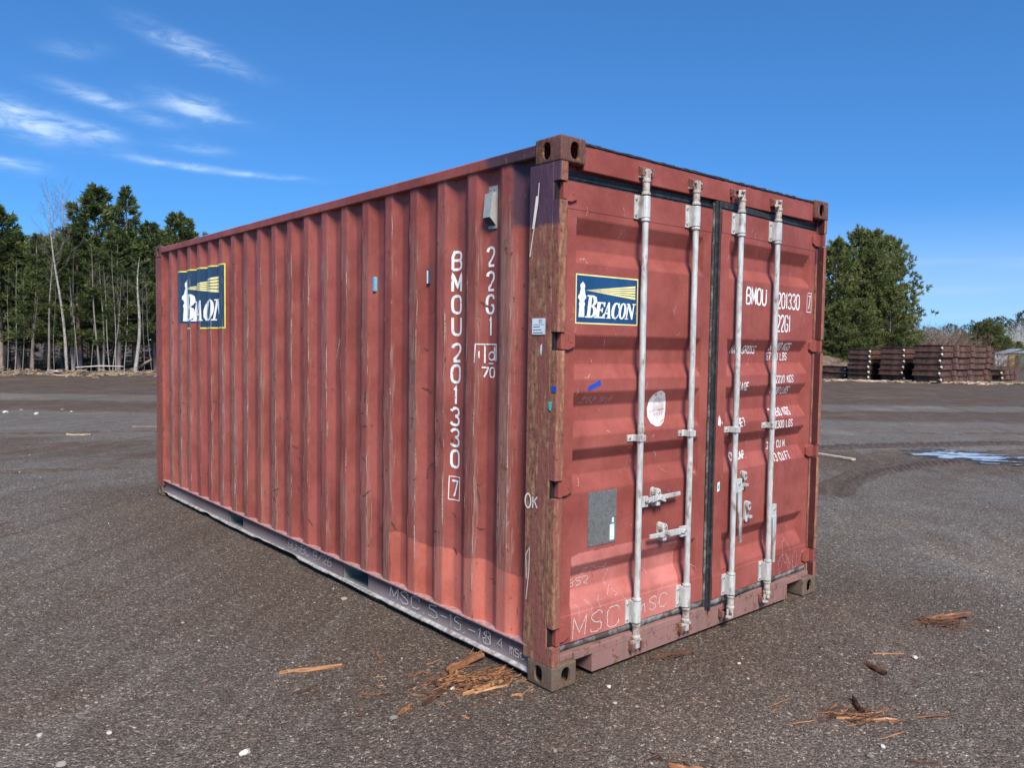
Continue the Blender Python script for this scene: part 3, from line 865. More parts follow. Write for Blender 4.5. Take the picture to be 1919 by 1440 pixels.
def make_door(name, right):
    sg = -1.0 if right else 1.0
    DW = 1.135 if right else 1.116
    ss = sorted(set([0, 0.03, DW - 0.03, DW] + list(np.linspace(RS0, RS0 + RUN, 5)) + list(np.linspace(RS1 - RUN, RS1, 5)) + list(np.linspace(RS0 + RUN, RS1 - RUN, 26)[1:-1])))
    zz = [0.192, 2.400, 0.324, 0.3285, 2.271, 2.2755, 0.26, 2.34]
    for r in ROWS:
        for i in range(4):
            zz += [r[i] - 0.004, r[i] + 0.004]
        zz += list(np.linspace(r[0] - 0.004, r[1] + 0.004, 4)[1:-1]) + list(np.linspace(r[2] - 0.004, r[3] + 0.004, 4)[1:-1])
    zz += list(np.linspace(0.93, 0.55, 8)[1:-1]) + list(np.linspace(2.02, 1.69, 7)[1:-1])
    zz = sorted(set(round(float(q), 5) for q in zz)); ss = sorted(set(round(float(q), 5) for q in ss))
    SSg, ZZg = np.meshgrid(ss, zz, indexing="ij")
    D = 0.5 * door_depth(SSg, ZZg) + 0.25 * door_depth(SSg, ZZg - 0.004) + 0.25 * door_depth(SSg, ZZg + 0.004)
    ns, nz_ = len(ss), len(zz)
    vs = [(sg * SSg[i, j], D[i, j], ZZg[i, j]) for i in range(ns) for j in range(nz_)]
    fs = [(i * nz_ + j, (i + 1) * nz_ + j, (i + 1) * nz_ + j + 1, i * nz_ + j + 1) for i in range(ns - 1) for j in range(nz_ - 1)]
    m = MB(); m.add(vs, fs)
    o = root = m.build(name, M_door, box20)
    if right:
        root.location = (2.375, 0.050, 0.0); root.rotation_euler = (0, 0, math.atan2(0.055, 1.135))
    else:
        root.location = (0.085, 0.050, 0.0); root.rotation_euler = (0, 0, -math.atan2(0.02, 1.13))
    me = o.data
    # a consistent outward normal
    bm = bmesh.new(); bm.from_mesh(me)
    if sum(f.normal.y * f.calc_area() for f in bm.faces) > 0:
        bmesh.ops.reverse_faces(bm, faces=bm.faces)
    bm.to_mesh(me); bm.free()
    co = coords(o); s_ = np.abs(co[:, 0]); z_ = co[:, 2]
    if right:
        set_attr(o, "patch", np.minimum(np.minimum(0.36 - z_, s_ - 0.02), 0.30 - s_) * 0.0)
        set_attr(o, "rust", 0.10 * np.exp(-((s_ - DW) / 0.03) ** 2) + 0.12 * np.clip((0.3 - z_) / 0.1, 0, 1))
    else:
        set_attr(o, "patch", np.minimum(np.minimum(0.634 - z_, s_ - 0.062), 0.915 - s_))
        set_attr(o, "rust", 0.05 * np.clip((0.3 - z_) / 0.1, 0, 1))
    m = MB()
    m.box((0, 0.003, 0.192), (sg * 0.012, 0.05, 2.40)); m.box((sg * (DW - 0.012), 0.003, 0.192), (sg * DW, 0.05, 2.40))
    m.box((sg * 0.0122, 0.003, 0.192), (sg * (DW - 0.0122), 0.05, 0.204)); m.box((sg * 0.0122, 0.003, 2.388), (sg * (DW - 0.0122), 0.05, 2.40))
    m.box((0.0, 0.0502, 0.192), (sg * DW, 0.056, 2.40))
    m.build("door_frame", M_door, root)
    # rubber seal on all four edges
    m = MB()
    for k, (z0, z1, y) in enumerate(((2.4005, 2.414, 0.014), (2.4145, 2.430, 0.009), (2.4305, 2.450, 0.013))):
        m.box((-sg * 0.022, y, z0), (sg * (DW + 0.004), 0.048, z1))
    for k, (a, b, y) in enumerate(((-0.0005, -0.010, 0.014), (-0.0105, -0.022, 0.010))):
        m.box((sg * a, y, 0.150), (sg * b, 0.048, 2.400))
    if right:
        m.box((sg * (DW + 0.0005), 0.002, 0.128), (sg * (DW + 0.010), 0.062, 2.452)); m.box((sg * (DW + 0.0102), 0.014, 0.135), (sg * (DW + 0.030), 0.060, 2.445))
    else:
        m.box((sg * (DW + 0.0005), 0.014, 0.150), (sg * (DW + 0.005), 0.05, 2.40))
    m.build("door_seal", M_rubber, root, bevel=0.0015, seg=1)
    if right:
        m = MB(); m.box((sg * (DW + 0.0302), 0.024, 0.145), (sg * (DW + 0.0320), 0.036, 2.435)); m.build("seal_strip", M_rubber_pale, root)
    m = MB(); n = 26; vs = []; fs = []
    for i in range(n + 1):
        s = lerp(0.0, DW, i / n); w = 0.008 * (float(vnoise(s, 1.0 + right, 0.12, 41)) - 0.5)
        vs += [(sg * s, 0.004 + w, 0.1915), (sg * s, 0.001 + w, 0.178 + w), (sg * s, 0.008 + w, 0.150 + w), (sg * s, 0.03, 0.148)]
    for i in range(n):
        for k in range(3):
            fs.append((4 * i + k, 4 * i + k + 1, 4 * i + k + 5, 4 * i + k + 4))
    m.add(vs, fs); m.build("bottom_seal", M_rubber_pale, root, smooth_=True)
    # hinges
    for (z0, z1) in HINGE_Z:
        zc = (z0 + z1) / 2; hh = (z1 - z0) / 2 - 0.004
        m = MB()
        m.prism([(-0.030, zc - hh), (-0.030, zc + hh), (0.022, zc + hh), (0.060, zc + hh * 0.62), (0.060, zc - hh * 0.62), (0.022, zc - hh)], -0.016, 0.0025, fn=lambda a, b, d: (sg * a, d, b))
        m.prism([(-0.056, zc - hh * 0.95), (-0.056, zc + hh * 0.95), (-0.0302, zc + hh), (-0.0302, zc - hh)], -0.042, -0.006, fn=lambda a, b, d: (sg * a, d, b))
        m.tube([(sg * 0.035, -0.018, zc), (sg * 0.035, -0.014, zc)], 0.008, 10)
        h = m.build("hinge", M_door, root, bevel=0.004, seg=2)
        set_attr(h, "rust", 0.25)
    return root, sg

door_l, _ = make_door("cargo_door", False)
door_r, _ = make_door("cargo_door", True)
door_l["label"] = "closed door leaf with blue decal and grey data plate"
door_r["label"] = "slightly ajar door leaf with white weight lettering"
def S_l(a, b, off):
    return (a, float(door_depth(a, b)) - off, b)
def S_r(t, b, off):
    return (t - DW, float(door_depth(DW - t, b)) - off, b)

# locking bars with their brackets, cams, handles and catches
BY = -0.036
def bar_set(door, xb, open_cam):
    """xb: position along the door's own x axis"""
    m = MB(); m.tube([(xb, BY, 0.200), (xb, BY, 2.390)], 0.0165, 16)
    m.tube([(xb + 0.001, BY, 1.195), (xb + 0.001, BY, 1.225)], 0.0185, 16)
    m.build("locking_bar", M_bar, door, smooth_=True, angle=0.6)
    for z0, z1, up in ((2.275, 2.395, 1), (0.197, 0.320, -1)):
        m = MB()
        m.box((xb - 0.052, -0.010, z0), (xb + 0.036, 0.0045, z1))
        m.tube([(xb, BY + 0.002, z0 + 0.006), (xb, BY + 0.002, z1 - 0.006)], 0.0255, 18)
        m.box((xb - 0.0255, BY + 0.002, z0 + 0.004), (xb + 0.0255, -0.0102, z1 - 0.004))
        for dx in (-0.042, 0.031):
            for zz in (z0 + 0.020, z1 - 0.020):
                m.tube([(xb + dx, -0.016, zz), (xb + dx, -0.0102, zz)], 0.0085, 8, mi=1)
        ze = z0 - 0.004 if up > 0 else z1 + 0.004
        m.tube([(xb, BY, ze - 0.007), (xb, BY, ze + 0.007)], 0.0235, 16)
        m.build("bar_bracket", [M_bar, M_keeper], door, bevel=0.003, seg=2)
    m = MB()
    m.box((xb - 0.064, -0.008, 1.146), (xb + 0.034, 0.004, 1.180))
    m.box((xb - 0.022, BY - 0.020, 1.1465), (xb + 0.022, -0.0082, 1.1795))
    for dx in (-0.050, 0.028):
        m.tube([(xb + dx, -0.013, 1.163), (xb + dx, -0.0082, 1.163)], 0.0080, 8, mi=1)
    m.build("bar_bracket", [M_bar, M_keeper], door, bevel=0.004, seg=2)
    # cam ends: flared neck and a two-horned claw
    for zb, up in ((2.396, 1), (0.196, -1)):
        m = MB()
        m.tube([(xb, BY, zb), (xb, BY, zb + up * 0.012), (xb, BY, zb + up * 0.016), (xb, BY, zb + up * 0.058), (xb, BY, zb + up * 0.066), (xb, BY, zb + up * 0.082)],
               [0.0235, 0.0225, 0.0185, 0.0195, 0.024, 0.021], 14)
        z0 = zb + up * 0.078; z1 = zb + up * 0.128
        ang = math.radians(38 if open_cam else 4)
        Rm = Matrix.Translation((xb, BY, 0)) @ Matrix.Rotation(ang, 4, "Z")
        zl, zh = min(z0, z1), max(z0, z1)
        m.box((-0.017, -0.015, zl), (0.017, 0.022, zh), M=Rm)
        for sx in (-1, 1):
            m.box((sx * 0.016, 0.000, zl + 0.004), (sx * 0.044, 0.013, zl + 0.016), M=Rm)
            m.box((sx * 0.016, -0.013, zh - 0.018), (sx * 0.038, 0.004, zh - 0.005), M=Rm)
            m.box((sx * 0.030, 0.004, zl + 0.004), (sx * 0.044, 0.030, zl + 0.018), M=Rm)
        m.build("cam_lock", M_barcap, door, bevel=0.004, seg=2)

XL = (0.517, 0.926)
XR = (0.149 - DW, 0.568 - DW)
for x in XL: bar_set(door_l, x, False)
for x in XR: bar_set(door_r, x, True)

# keepers welded to header and sill
for x, w in ((0.602, 1), (1.011, 1), (1.393, 1), (1.812, 1)):
    for par, zc, yb in ((header, 2.505, 0.0195), (sill, 0.082, 0.0175)):
        m = MB()
        for sx in (-1, 1):
            m.box((x + sx * 0.028, yb - 0.032, zc - 0.020), (x + sx * 0.046, yb, zc + 0.020))
        m.box((x - 0.046, yb - 0.012, zc + 0.0202), (x + 0.046, yb, zc + 0.030))
        k = m.build("cam_keeper", M_keeper, par, bevel=0.004, seg=2)

def handle(door, xb, zc, tip, catch_x, catch_z, sg):
    """lever bolted to a bar: hub plate, stepped lever, flat grip; and the catch that holds it"""
    m = MB()
    m.box((xb + sg * 0.010, BY - 0.006, zc - 0.034), (xb + sg * 0.066, BY + 0.012, zc + 0.022))
    n = tip[0] - xb
    pts = [(xb + sg * 0.045, BY - 0.012, zc), (xb + sg * 0.085, BY - 0.016, zc + 0.004), (catch_x - sg * 0.02, BY - 0.010, lerp(zc, tip[1], 0.4) + 0.004),
           (catch_x + sg * 0.035, BY - 0.006, lerp(zc, tip[1], 0.6)), (tip[0], BY - 0.004, tip[1])]
    for (p, q, h) in ((pts[0], pts[1], 0.013), (pts[1], pts[2], 0.017), (pts[2], pts[3], 0.016), (pts[3], pts[4], 0.012)):
        p = Vector(p); q = Vector(q)
        m.prism([(p.x, p.z - h), (q.x, q.z - h * 0.9), (q.x, q.z + h * 0.9), (p.x, p.z + h)], p.y - 0.005, p.y + 0.006, fn=lambda a, b, d: (a, d, b))
    m.tube([(xb + sg * 0.045, BY - 0.022, zc), (xb + sg * 0.045, BY - 0.012, zc)], 0.009, 10, mi=1)
    m.build("door_handle", [M_bar, M_keeper], door, bevel=0.003, seg=2)
    catch(door, catch_x, catch_z, True)

def catch(door, cx, cz, shut):
    m = MB()
    z0, z1 = cz
    def cap(x, za, zb, w):
        return [(x - w, za + w), (x - w * .7, za + w * .3), (x, za), (x + w * .7, za + w * .3), (x + w, za + w), (x + w, zb - w), (x + w * .7, zb - w * .3), (x, zb), (x - w * .7, zb - w * .3), (x - w, zb - w)]
    m.prism(cap(cx, z0, z1, 0.018), -0.012, 0.004, fn=lambda a, b, d: (a, d, b))
    m.prism(cap(cx, z1 - 0.056, z1 - 0.002, 0.020), -0.046 if shut else -0.028, -0.0121, fn=lambda a, b, d: (a, d, b))
    if shut:
        m.prism([(cx + 0.012, z1 - 0.040), (cx + 0.050, z1 - 0.070), (cx + 0.044, z1 - 0.078), (cx - 0.006, z1 - 0.060)], -0.058, -0.040, fn=lambda a, b, d: (a, d, b))
        m.box((cx - 0.014, -0.046, z0 + 0.010), (cx + 0.014, -0.0122, z0 + 0.030))
    else:
        m.box((cx + 0.006, -0.030, z0 + 0.025), (cx + 0.034, -0.0122, z0 + 0.040))
    m.tube([(cx, -0.052 if shut else -0.034, z1 - 0.024), (cx, -0.046 if shut else -0.028, z1 - 0.024)], 0.009, 10, mi=1)
    if not shut:
        m.box((cx - 0.008, -0.0132, z0 + 0.044), (cx + 0.008, -0.0122, z0 + 0.066), mi=2)
    m.build("handle_catch", [M_bar, M_keeper, M_shade], door, bevel=0.003, seg=2)

handle(door_l, XL[0], 0.835, (0.842, 0.843), 0.661, (0.788, 0.892), 1)
handle(door_l, XL[1], 0.634, (0.600, 0.640), 0.722, (0.592, 0.698), -1)
def hanging(door, xb, ztop, zbot, lean):
    m = MB()
    m.box((xb + 0.012, BY - 0.006, ztop - 0.040), (xb + 0.082, BY + 0.012, ztop + 0.040))
    x0 = xb + 0.050
    for (xa, za, xc, zc, h) in ((x0, ztop - 0.030, x0 + lean * 0.3, ztop - 0.155, 0.021), (x0 + lean * 0.3, ztop - 0.150, x0 + lean * 0.8, ztop - 0.21, 0.018), (x0 + lean * 0.8, ztop - 0.205, x0 + lean, zbot, 0.013)):
        m.prism([(xa - h, za), (xa + h, za), (xc + h * 0.9, zc), (xc - h * 0.9, zc)], BY - 0.014, BY - 0.004, fn=lambda a, b, d: (a, d, b))
    m.tube([(xb + 0.050, BY - 0.012, ztop + 0.012), (xb + 0.050, BY - 0.006, ztop + 0.012)], 0.009, 10, mi=1)
    m.build("door_handle", [M_bar, M_keeper], door, bevel=0.003, seg=2)
hanging(door_r, XR[0], 0.832, 0.497, 0.022)
hanging(door_r, XR[1], 0.628, 0.306, 0.006)
catch(door_r, 0.290 - DW, (0.790, 0.908), False)
catch(door_r, 0.346 - DW, (0.592, 0.722), False)

# data plate on the closed leaf
m = MB(); m.box((0.182, -0.0035, 0.641), (0.384, 0.0015, 0.912)); 
for x in (0.190, 0.376):
    for z in (0.650, 0.775, 0.903):
        m.tube([(x, -0.0065, z), (x, -0.0036, z)], 0.004, 8)
m.build("data_plate", M_plate, door_l)
m = MB(); m.box((0.338, -0.0048, 0.655), (0.370, -0.0037, 0.735)); m.box((0.352, -0.0048, 0.742), (0.366, -0.0037, 0.768)); m.build("paper_tag", M_paper, door_l)

# ------------------------------------------------------------------ decals and writing
def ell(cx, cy, rx, ry, n=26, a0=0.0):
    return [(cx + rx * math.cos(2 * math.pi * i / n + a0), cy + ry * math.sin(2 * math.pi * i / n + a0)) for i in range(n)]
SERIF = {
 'B': [[(0, 0), (.6, 0), (.9, .1), (1, .28), (.9, .46), (.68, .53), (.86, .62), (.94, .77), (.84, .93), (.58, 1), (0, 1), (0, .94), (.15, .94), (.15, .06), (0, .06)],
       [(.44, .08), (.56, .09), (.66, .17), (.68, .28), (.62, .42), (.52, .47), (.44, .48)], [(.44, .56), (.52, .57), (.60, .65), (.62, .76), (.56, .88), (.50, .92), (.44, .92)]],
 'E': [[(0, 0), (1, 0), (1, .3), (.9, .3), (.82, .1), (.5, .1), (.5, .46), (.66, .46), (.7, .36), (.8, .36), (.8, .66), (.7, .66), (.66, .56), (.5, .56), (.5, .9), (.78, .9), (.86, .72), (.96, .72), (.96, 1), (0, 1), (0, .94), (.16, .94), (.16, .06), (0, .06)]],
 'A': [[(0, 0), (.36, 0), (.36, .06), (.24, .06), (.31, .27), (.57, .27), (.61, .06), (.50, .06), (.50, 0), (1, 0), (1, .06), (.92, .06), (.62, 1), (.46, 1), (.11, .06), (0, .06)], [(.34, .36), (.54, .36), (.46, .72)]],
 'C': [[(.93, .66), (.97, .98), (.88, .98), (.83, .93), (.6, 1), (.3, .96), (.08, .78), (0, .5), (.08, .2), (.3, .03), (.6, 0), (.85, .08), (.98, .26), (.9, .3), (.76, .13), (.60, .08), (.46, .16), (.38, .35), (.37, .6), (.43, .82), (.57, .92), (.72, .88), (.84, .66)]],
 'O': [ell(.5, .5, .5, .5), ell(.5, .5, .19, .41, a0=0.1)],
 'N': [[(0, 0), (.36, 0), (.36, .06), (.24, .06), (.24, .74), (.72, 0), (.84, 0), (.84, .94), (1, .94), (1, 1), (.6, 1), (.6, .94), (.72, .94), (.72, .40), (.32, 1), (0, 1), (0, .94), (.12, .94), (.12, .06), (0, .06)]],
}
HOUSE = [(.048, .135), (.136, .135), (.134, .36), (.143, .38), (.143, .42), (.132, .44), (.137, .49), (.158, .51), (.160, .56), (.146, .60), (.140, .68), (.134, .70), (.140, .74), (.140, .79), (.124, .82), (.107, .85), (.090, .82), (.070, .79), (.070, .74), (.078, .70), (.072, .68), (.060, .60), (.040, .56), (.038, .51), (.056, .49), (.064, .44), (.052, .42), (.052, .38), (.058, .36)]
def beacon(parent, a0, b0, w, h, surf, mats, cuts_a=(), cuts_b=(), torn=None, lw=0.014, lay=(0.0, 1.0)):
    U = lambda pts: [(a0 + u * w, b0 + v * h) for u, v in pts]
    C = lambda u: lay[0] + lay[1] * u
    UC = lambda pts: [(a0 + C(u) * w, b0 + v * h) for u, v in pts]
    blue, yel, pale, wht = mats
    m = MB(); fill(m, [U([(0, 0), (1, 0), (1, 1), (0, 1)])], surf, 0.0012, cuts_a, cuts_b, keep=torn)
    dec = m.build("decal", blue, parent)
    m = MB()
    ux, uy = 2 * lw * h / w, 2 * lw
    fill(m, [U([(0, 0), (1, 0), (1, 1), (0, 1)]), U([(ux, uy), (1 - ux, uy), (1 - ux, 1 - uy), (ux, 1 - uy)])], surf, 0.0018, cuts_a, cuts_b, keep=torn)
    m.build("yellow_border", pale, dec.parent)
    apex = (.150, .680)
    yt, yb = .845, .555
    for k in range(5):
        t0 = k / 5.0 + 0.012; t1 = (k + 1) / 5.0 - (0.05 if k < 4 else 0)
        m = MB(); fill(m, [UC([apex, (.953, lerp(yt, yb, t1)), (.953, lerp(yt, yb, t0))])], surf, 0.0018, cuts_a, cuts_b)
        m.build("light_beam", yel, dec.parent)
    m = MB(); fill(m, [UC(HOUSE)], surf, 0.0020, cuts_a, cuts_b)
    m.build("lighthouse_emblem", wht, dec.parent)
    for ch, u0, u1, v0, v1 in (('B', .156, .325, .13, .585), ('E', .290, .445, .13, .46), ('A', .420, .560, .13, .465), ('C', .552, .680, .125, .47), ('O', .672, .800, .125, .47), ('N', .788, .945, .13, .465)):
        m = MB(); fill(m, [[(a0 + C(lerp(u0, u1, x) + 0.035 * (y - .3)) * w, b0 + lerp(v0, v1, y) * h) for x, y in poly] for poly in SERIF[ch]], surf, 0.0021, cuts_a, cuts_b)
        m.build("letter", wht, dec.parent)
    return dec
beacon(door_l, 0.071, 1.737, 0.442, 0.238, S_l, (M_blue, M_yellow_pale, M_yellow_pale, M_decwhite), cuts_b=CUT_Z)
def torn(c):
    if c.y < 1.80:
        return vnoise(c.x, c.y, 0.11, 77) > (0.50 if c.x < -4.75 else 0.12)
    return vnoise(c.x * 1.7, c.y, 0.07, 78) > 0.05
fine = sorted(set(CUT_SIDE + [-(4.17 + 0.045 * i) for i in range(29)]))
beacon(wall, -5.44, 1.735, 1.27, 0.562, S_side, (M_blue_worn, M_yellow_pale, M_yellow, M_decwhite), cuts_a=fine, cuts_b=[1.735 + 0.028 * i for i in range(1, 20)], torn=torn, lw=0.011, lay=(0.088, 0.86))

# container number on the side wall, letters one below another
A = -0.868
for ch, zt in zip("BMOU201330", (2.128, 2.010, 1.892, 1.774, 1.632, 1.515, 1.398, 1.281, 1.165, 1.048)):
    letters("letter", ch, A + (0.012 if ch == '1' else 0), zt - 0.094, 0.056, 0.094, 0.0145, S_side, M_white, wall)
letters("letter", "7", A + 0.010, 0.795, 0.040, 0.085, 0.011, S_side, M_white, wall)
m = MB()
ribbon(m, [(A - 0.008, 0.776), (A + 0.068, 0.776), (A + 0.068, 0.903), (A - 0.008, 0.903), (A - 0.008, 0.776)], 0.005, S_side, 0.0016)
m.build("number_box", M_white, wall)
A = -0.578
for ch, zt in zip("22G1", (2.130, 2.005, 1.885, 1.772)):
    letters("letter", ch, A + (0.015 if ch == '1' else 0), zt - 0.094, 0.050, 0.094, 0.0130, S_side, M_white, wall)
m = MB()
A = -0.640
ribbon(m, [(A, 1.535), (A + 0.006, 1.632), (A + 0.135, 1.632), (A + 0.135, 1.545)], 0.006, S_side, 0.0016)
ribbon(m, [(A + 0.055, 1.632), (A + 0.055, 1.535)], 0.008, S_side, 0.0016)
text(m, "i", A + 0.018, 1.560, 0.030, 0.060, 0.007, S_side, off=0.0017); text(m, "d", A + 0.075, 1.550, 0.048, 0.072, 0.008, S_side, off=0.0017)
ribbon(m, [(A + 0.075, 1.533), (A + 0.115, 1.533)], 0.006, S_side, 0.0016)
text(m, "70", A + 0.040, 1.462, 0.036, 0.050, 0.008, S_side, off=0.0016)
tag(m.build("country_mark", M_white_worn, wall), kind="stuff")

# vent box high on the wall
m = MB()
yv0, yv1 = 0.506, 0.574
m.box((0.0468, yv0, 2.222), (0.042, yv1, 2.438))
for y in (yv0 + 0.018, yv1 - 0.018):
    m.tube([(0.0419, y, 2.424), (0.038, y, 2.424)], 0.006, 8)
m.build("vent_plate", M_vent, wall, bevel=0.0015)
m = MB()
pr = [(2.405, 0.0418), (2.398, 0.014), (2.275, 0.002), (2.238, 0.0418)]
vs = [(x, yv0 + 0.006, z) for z, x in pr] + [(x, yv1 - 0.006, z) for z, x in pr]
m.add(vs, [(0, 1, 2, 3), (7, 6, 5, 4), (0, 4, 5, 1), (1, 5, 6, 2), (3, 7, 4, 0)], 0); m.add([vs[2], vs[3], vs[7], vs[6]], [(0, 1, 2, 3)], 1)
m.build("vent_hood", [M_vent, M_ventdark], wall)
for nm, yy, zz, mt in (("light_blue_marker", 1.688, 1.995, M_lightblue), ("glossy_marker", 1.108, 2.013, M_mirror)):
    x = float(side_x(yy, zz))
    m = MB(); m.box((x - 0.012, yy - 0.013, zz - 0.045), (x + 0.02, yy + 0.013, zz + 0.045)); m.build(nm, mt, wall, bevel=0.004)
m = MB(); m.box((float(side_x(1.108, 2.01)) - 0.0135, 1.104, 1.972), (float(side_x(1.108, 2.01)) - 0.0122, 1.116, 2.045)); m.build("white_strip", M_decwhite, wall)

# weight panel on the ajar door
letters("letter", "BMOU", 0.288, 1.892, 0.046, 0.094, 0.0135, S_r, M_white, door_r, gap=0.32)
letters("letter", "201330", 0.655, 1.882, 0.040, 0.094, 0.0120, S_r, M_white, door_r, gap=0.32)
letters("letter", "7", 1.058, 1.892, 0.030, 0.084, 0.008, S_r, M_white, door_r)
m = MB()
ribbon(m, [(1.044, 1.872), (1.102, 1.872), (1.102, 1.995), (1.044, 1.995), (1.044, 1.872)], 0.005, S_r, 0.0016)
m.build("number_box", M_white, door_r)
letters("letter", "22G1", 0.655, 1.739, 0.038, 0.100, 0.0120, S_r, M_white, door_r, gap=0.32)
m = MB()
for s, t, z in (("MAX. GROSS", 0.185, 1.600), ("30480 KGS", 0.615, 1.622), ("67200 LBS", 0.608, 1.560), ("TARE", 0.228, 1.384), ("2220 KGS", 0.662, 1.419), ("4900 LBS", 0.640, 1.347),
                ("NET", 0.236, 1.172), ("28260 KGS", 0.634, 1.211), ("62300 LBS", 0.640, 1.135), ("CU.CAP.", 0.205, 0.972), ("33.2 CU.M.", 0.640, 1.002), ("1173 CU.FT.", 0.640, 0.926)):
    text(m, s, t, z, 0.0215, 0.044, 0.0074, S_r, gap=0.42, off=0.0016)
tag(m.build("weight_lettering", M_white_worn, door_r), kind="stuff")
m = MB(); fill(m, [[(0.030, 0.810), (0.055, 0.815), (0.057, 0.868), (0.032, 0.862)]], S_r, 0.0014); m.build("paper_sticker", M_paper, door_r)
m = MB(); fill(m, [[(0.036, 0.824), (0.050, 0.827), (0.051, 0.850), (0.037, 0.847)]], S_r, 0.0020); m.build("paper_sticker", M_tape_teal, door_r)
m = MB(); fill(m, [[(0.018, 1.195), (0.044, 1.185), (0.050, 1.215), (0.032, 1.250), (0.020, 1.235)]], S_r, 0.0014); fill(m, [[(0.055, 1.200), (0.066, 1.198), (0.064, 1.214)]], S_r, 0.0014); tag(m.build("paint_blotch", M_sticker, door_r), kind="stuff")

# tape, round sticker and labels
m = MB(); fill(m, [[(0.163, 1.410), (0.170, 1.435), (0.252, 1.466), (0.258, 1.440)]][:1], S_l, 0.0014); m.build("blue_tape", M_tape_blue, door_l)
half = [(0.752 + 0.020 * 0, 1.372)]
stk = [(0.745, 1.385), (0.72, 1.400), (0.69, 1.396), (0.65, 1.380), (0.615, 1.350), (0.597, 1.305), (0.603, 1.262), (0.635, 1.228), (0.68, 1.210), (0.715, 1.212), (0.738, 1.232), (0.748, 1.28), (0.750, 1.34)]
S_lp = lambda a, b, off: S_l(a + 1.28 * float(door_depth(a, b)), b, off)      # the sticker was rubbed down over the fold
m = MB(); fill(m, [stk], S_lp, 0.0013, cuts_b=CUT_Z); sti = m.build("round_sticker", M_sticker, door_l)
m = MB(); fill(m, [ell(0.688, 1.305, 0.045, 0.062)], S_lp, 0.0018, cuts_b=CUT_Z); tag(m.build("sticker_print", M_stickgrey, door_l), kind="stuff")
m = MB(); text(m, "MAX", 0.655, 1.318, 0.018, 0.028, 0.004, S_lp, off=0.0024); text(m, "CU", 0.668, 1.262, 0.018, 0.024, 0.004, S_lp, off=0.0024)
tag(m.build("sticker_print", M_sticker, door_l), kind="stuff")
m = MB(); text(m, "ACTIA", 0.660, 1.372, 0.010, 0.014, 0.003, S_lp, off=0.0024, rot=0.05); fill(m, [[(0.62, 1.285), (0.748, 1.297), (0.748, 1.303), (0.62, 1.291)]], S_lp, 0.0022, cuts_b=CUT_Z); fill(m, [[(0.70, 1.222), (0.735, 1.236), (0.742, 1.262), (0.728, 1.245)]], S_lp, 0.0022)
tag(m.build("sticker_print", M_stickred, door_l), kind="stuff")

posts = [o for o in box20.children if o.name.startswith("corner_post")]
def S_post(a, z, off):
    return (-0.001 - off, -a, z)
m = MB(); fill(m, [[(-0.176, 1.682), (-0.084, 1.682), (-0.084, 1.758), (-0.176, 1.758)]], S_post, 0.0016); lab = m.build("paper_label", M_paper, posts[0])
m = MB()
for q in range(3):
    ribbon(m, [(-0.168, 1.690 + q * 0.014), (-0.10 - 0.01 * q, 1.691 + q * 0.014)], 0.004, S_post, 0.0022)
text(m, "20", -0.130, 1.738, 0.010, 0.013, 0.0025, S_post, off=0.0022); ribbon(m, [(-0.168, 1.729), (-0.092, 1.729)], 0.002, S_post, 0.0022)
tag(m.build("label_print", M_ink, posts[0]), kind="stuff")
m = MB(); fill(m, [[(-0.034, 1.416), (-0.004, 1.416), (-0.004, 1.444), (-0.034, 1.444)]], lambda a, z, o: (-0.0022 - o, -a, z), 0.0016); m.build("blue_tape", M_tape_blue, posts[0])
m = MB(); fill(m, [[(-0.050, 1.330), (-0.034, 1.328), (-0.030, 1.372), (-0.050, 1.372), (-0.054, 1.350)]], S_post, 0.0016); m.build("teal_sticker", M_tape_teal, posts[0])
m = MB(); fill(m, [[(-0.118, 1.60), (-0.110, 1.58), (-0.104, 1.61), (-0.104, 1.64), (-0.116, 1.63)]], S_post, 0.0016); m.build("paper_scrap", M_paper, posts[0])
m = MB()
ribbon(m, [(p[0], p[1]) for p in ell(-0.186, 0.883, 0.020, 0.034, 18)] + [ell(-0.186, 0.883, 0.020, 0.034, 18)[0]], 0.009, S_post, 0.0016)
text(m, "K", -0.150, 0.855, 0.028, 0.055, 0.007, S_post, off=0.0016, jitter=0.002)
ribbon(m, [(-0.19, 0.50), (-0.195, 0.62), (-0.170, 0.66), (-0.172, 0.54), (-0.190, 0.40)], 0.004, S_post, 0.0016)
ribbon(m, [(-0.20, 2.05), (-0.17, 2.20), (-0.15, 2.30), (-0.142, 2.39)], 0.006, S_post, 0.0016); ribbon(m, [(-0.18, 2.18), (-0.165, 2.27), (-0.155, 2.33)], 0.014, S_post, 0.0017)
tag(m.build("marker_writing", M_marker, posts[0]), kind="stuff")

# chalk on the bottom rail and the doors
def S_rail(a, z, off):
    return (0.0215 - off, -a, z)
m = MB()
text(m, "GONBC 9/26", -2.90, 0.085, 0.055, 0.062, 0.0045, S_rail, gap=0.30, off=0.002, jitter=0.003, slant=0.12)
text(m, "MSC,5", -1.46, 0.078, 0.085, 0.070, 0.006, S_rail, gap=0.35, off=0.002, jitter=0.004, slant=0.1)
text(m, "-15,-18", -0.93, 0.074, 0.062, 0.068, 0.005, S_rail, gap=0.30, off=0.002, jitter=0.004, slant=0.1)
text(m, "11.4", -0.53, 0.080, 0.040, 0.058, 0.004, S_rail, gap=0.4, off=0.002, jitter=0.003)
text(m, "msc", -0.335, 0.080, 0.034, 0.058, 0.004, S_rail, gap=0.25, off=0.002, jitter=0.004)
tag(m.build("chalk_writing", M_chalk, rail_near), kind="stuff")
m = MB()
text(m, "MSC", 0.085, 0.205, 0.085, 0.105, 0.0042, S_l, gap=0.42, off=0.0016, jitter=0.005, slant=0.1)
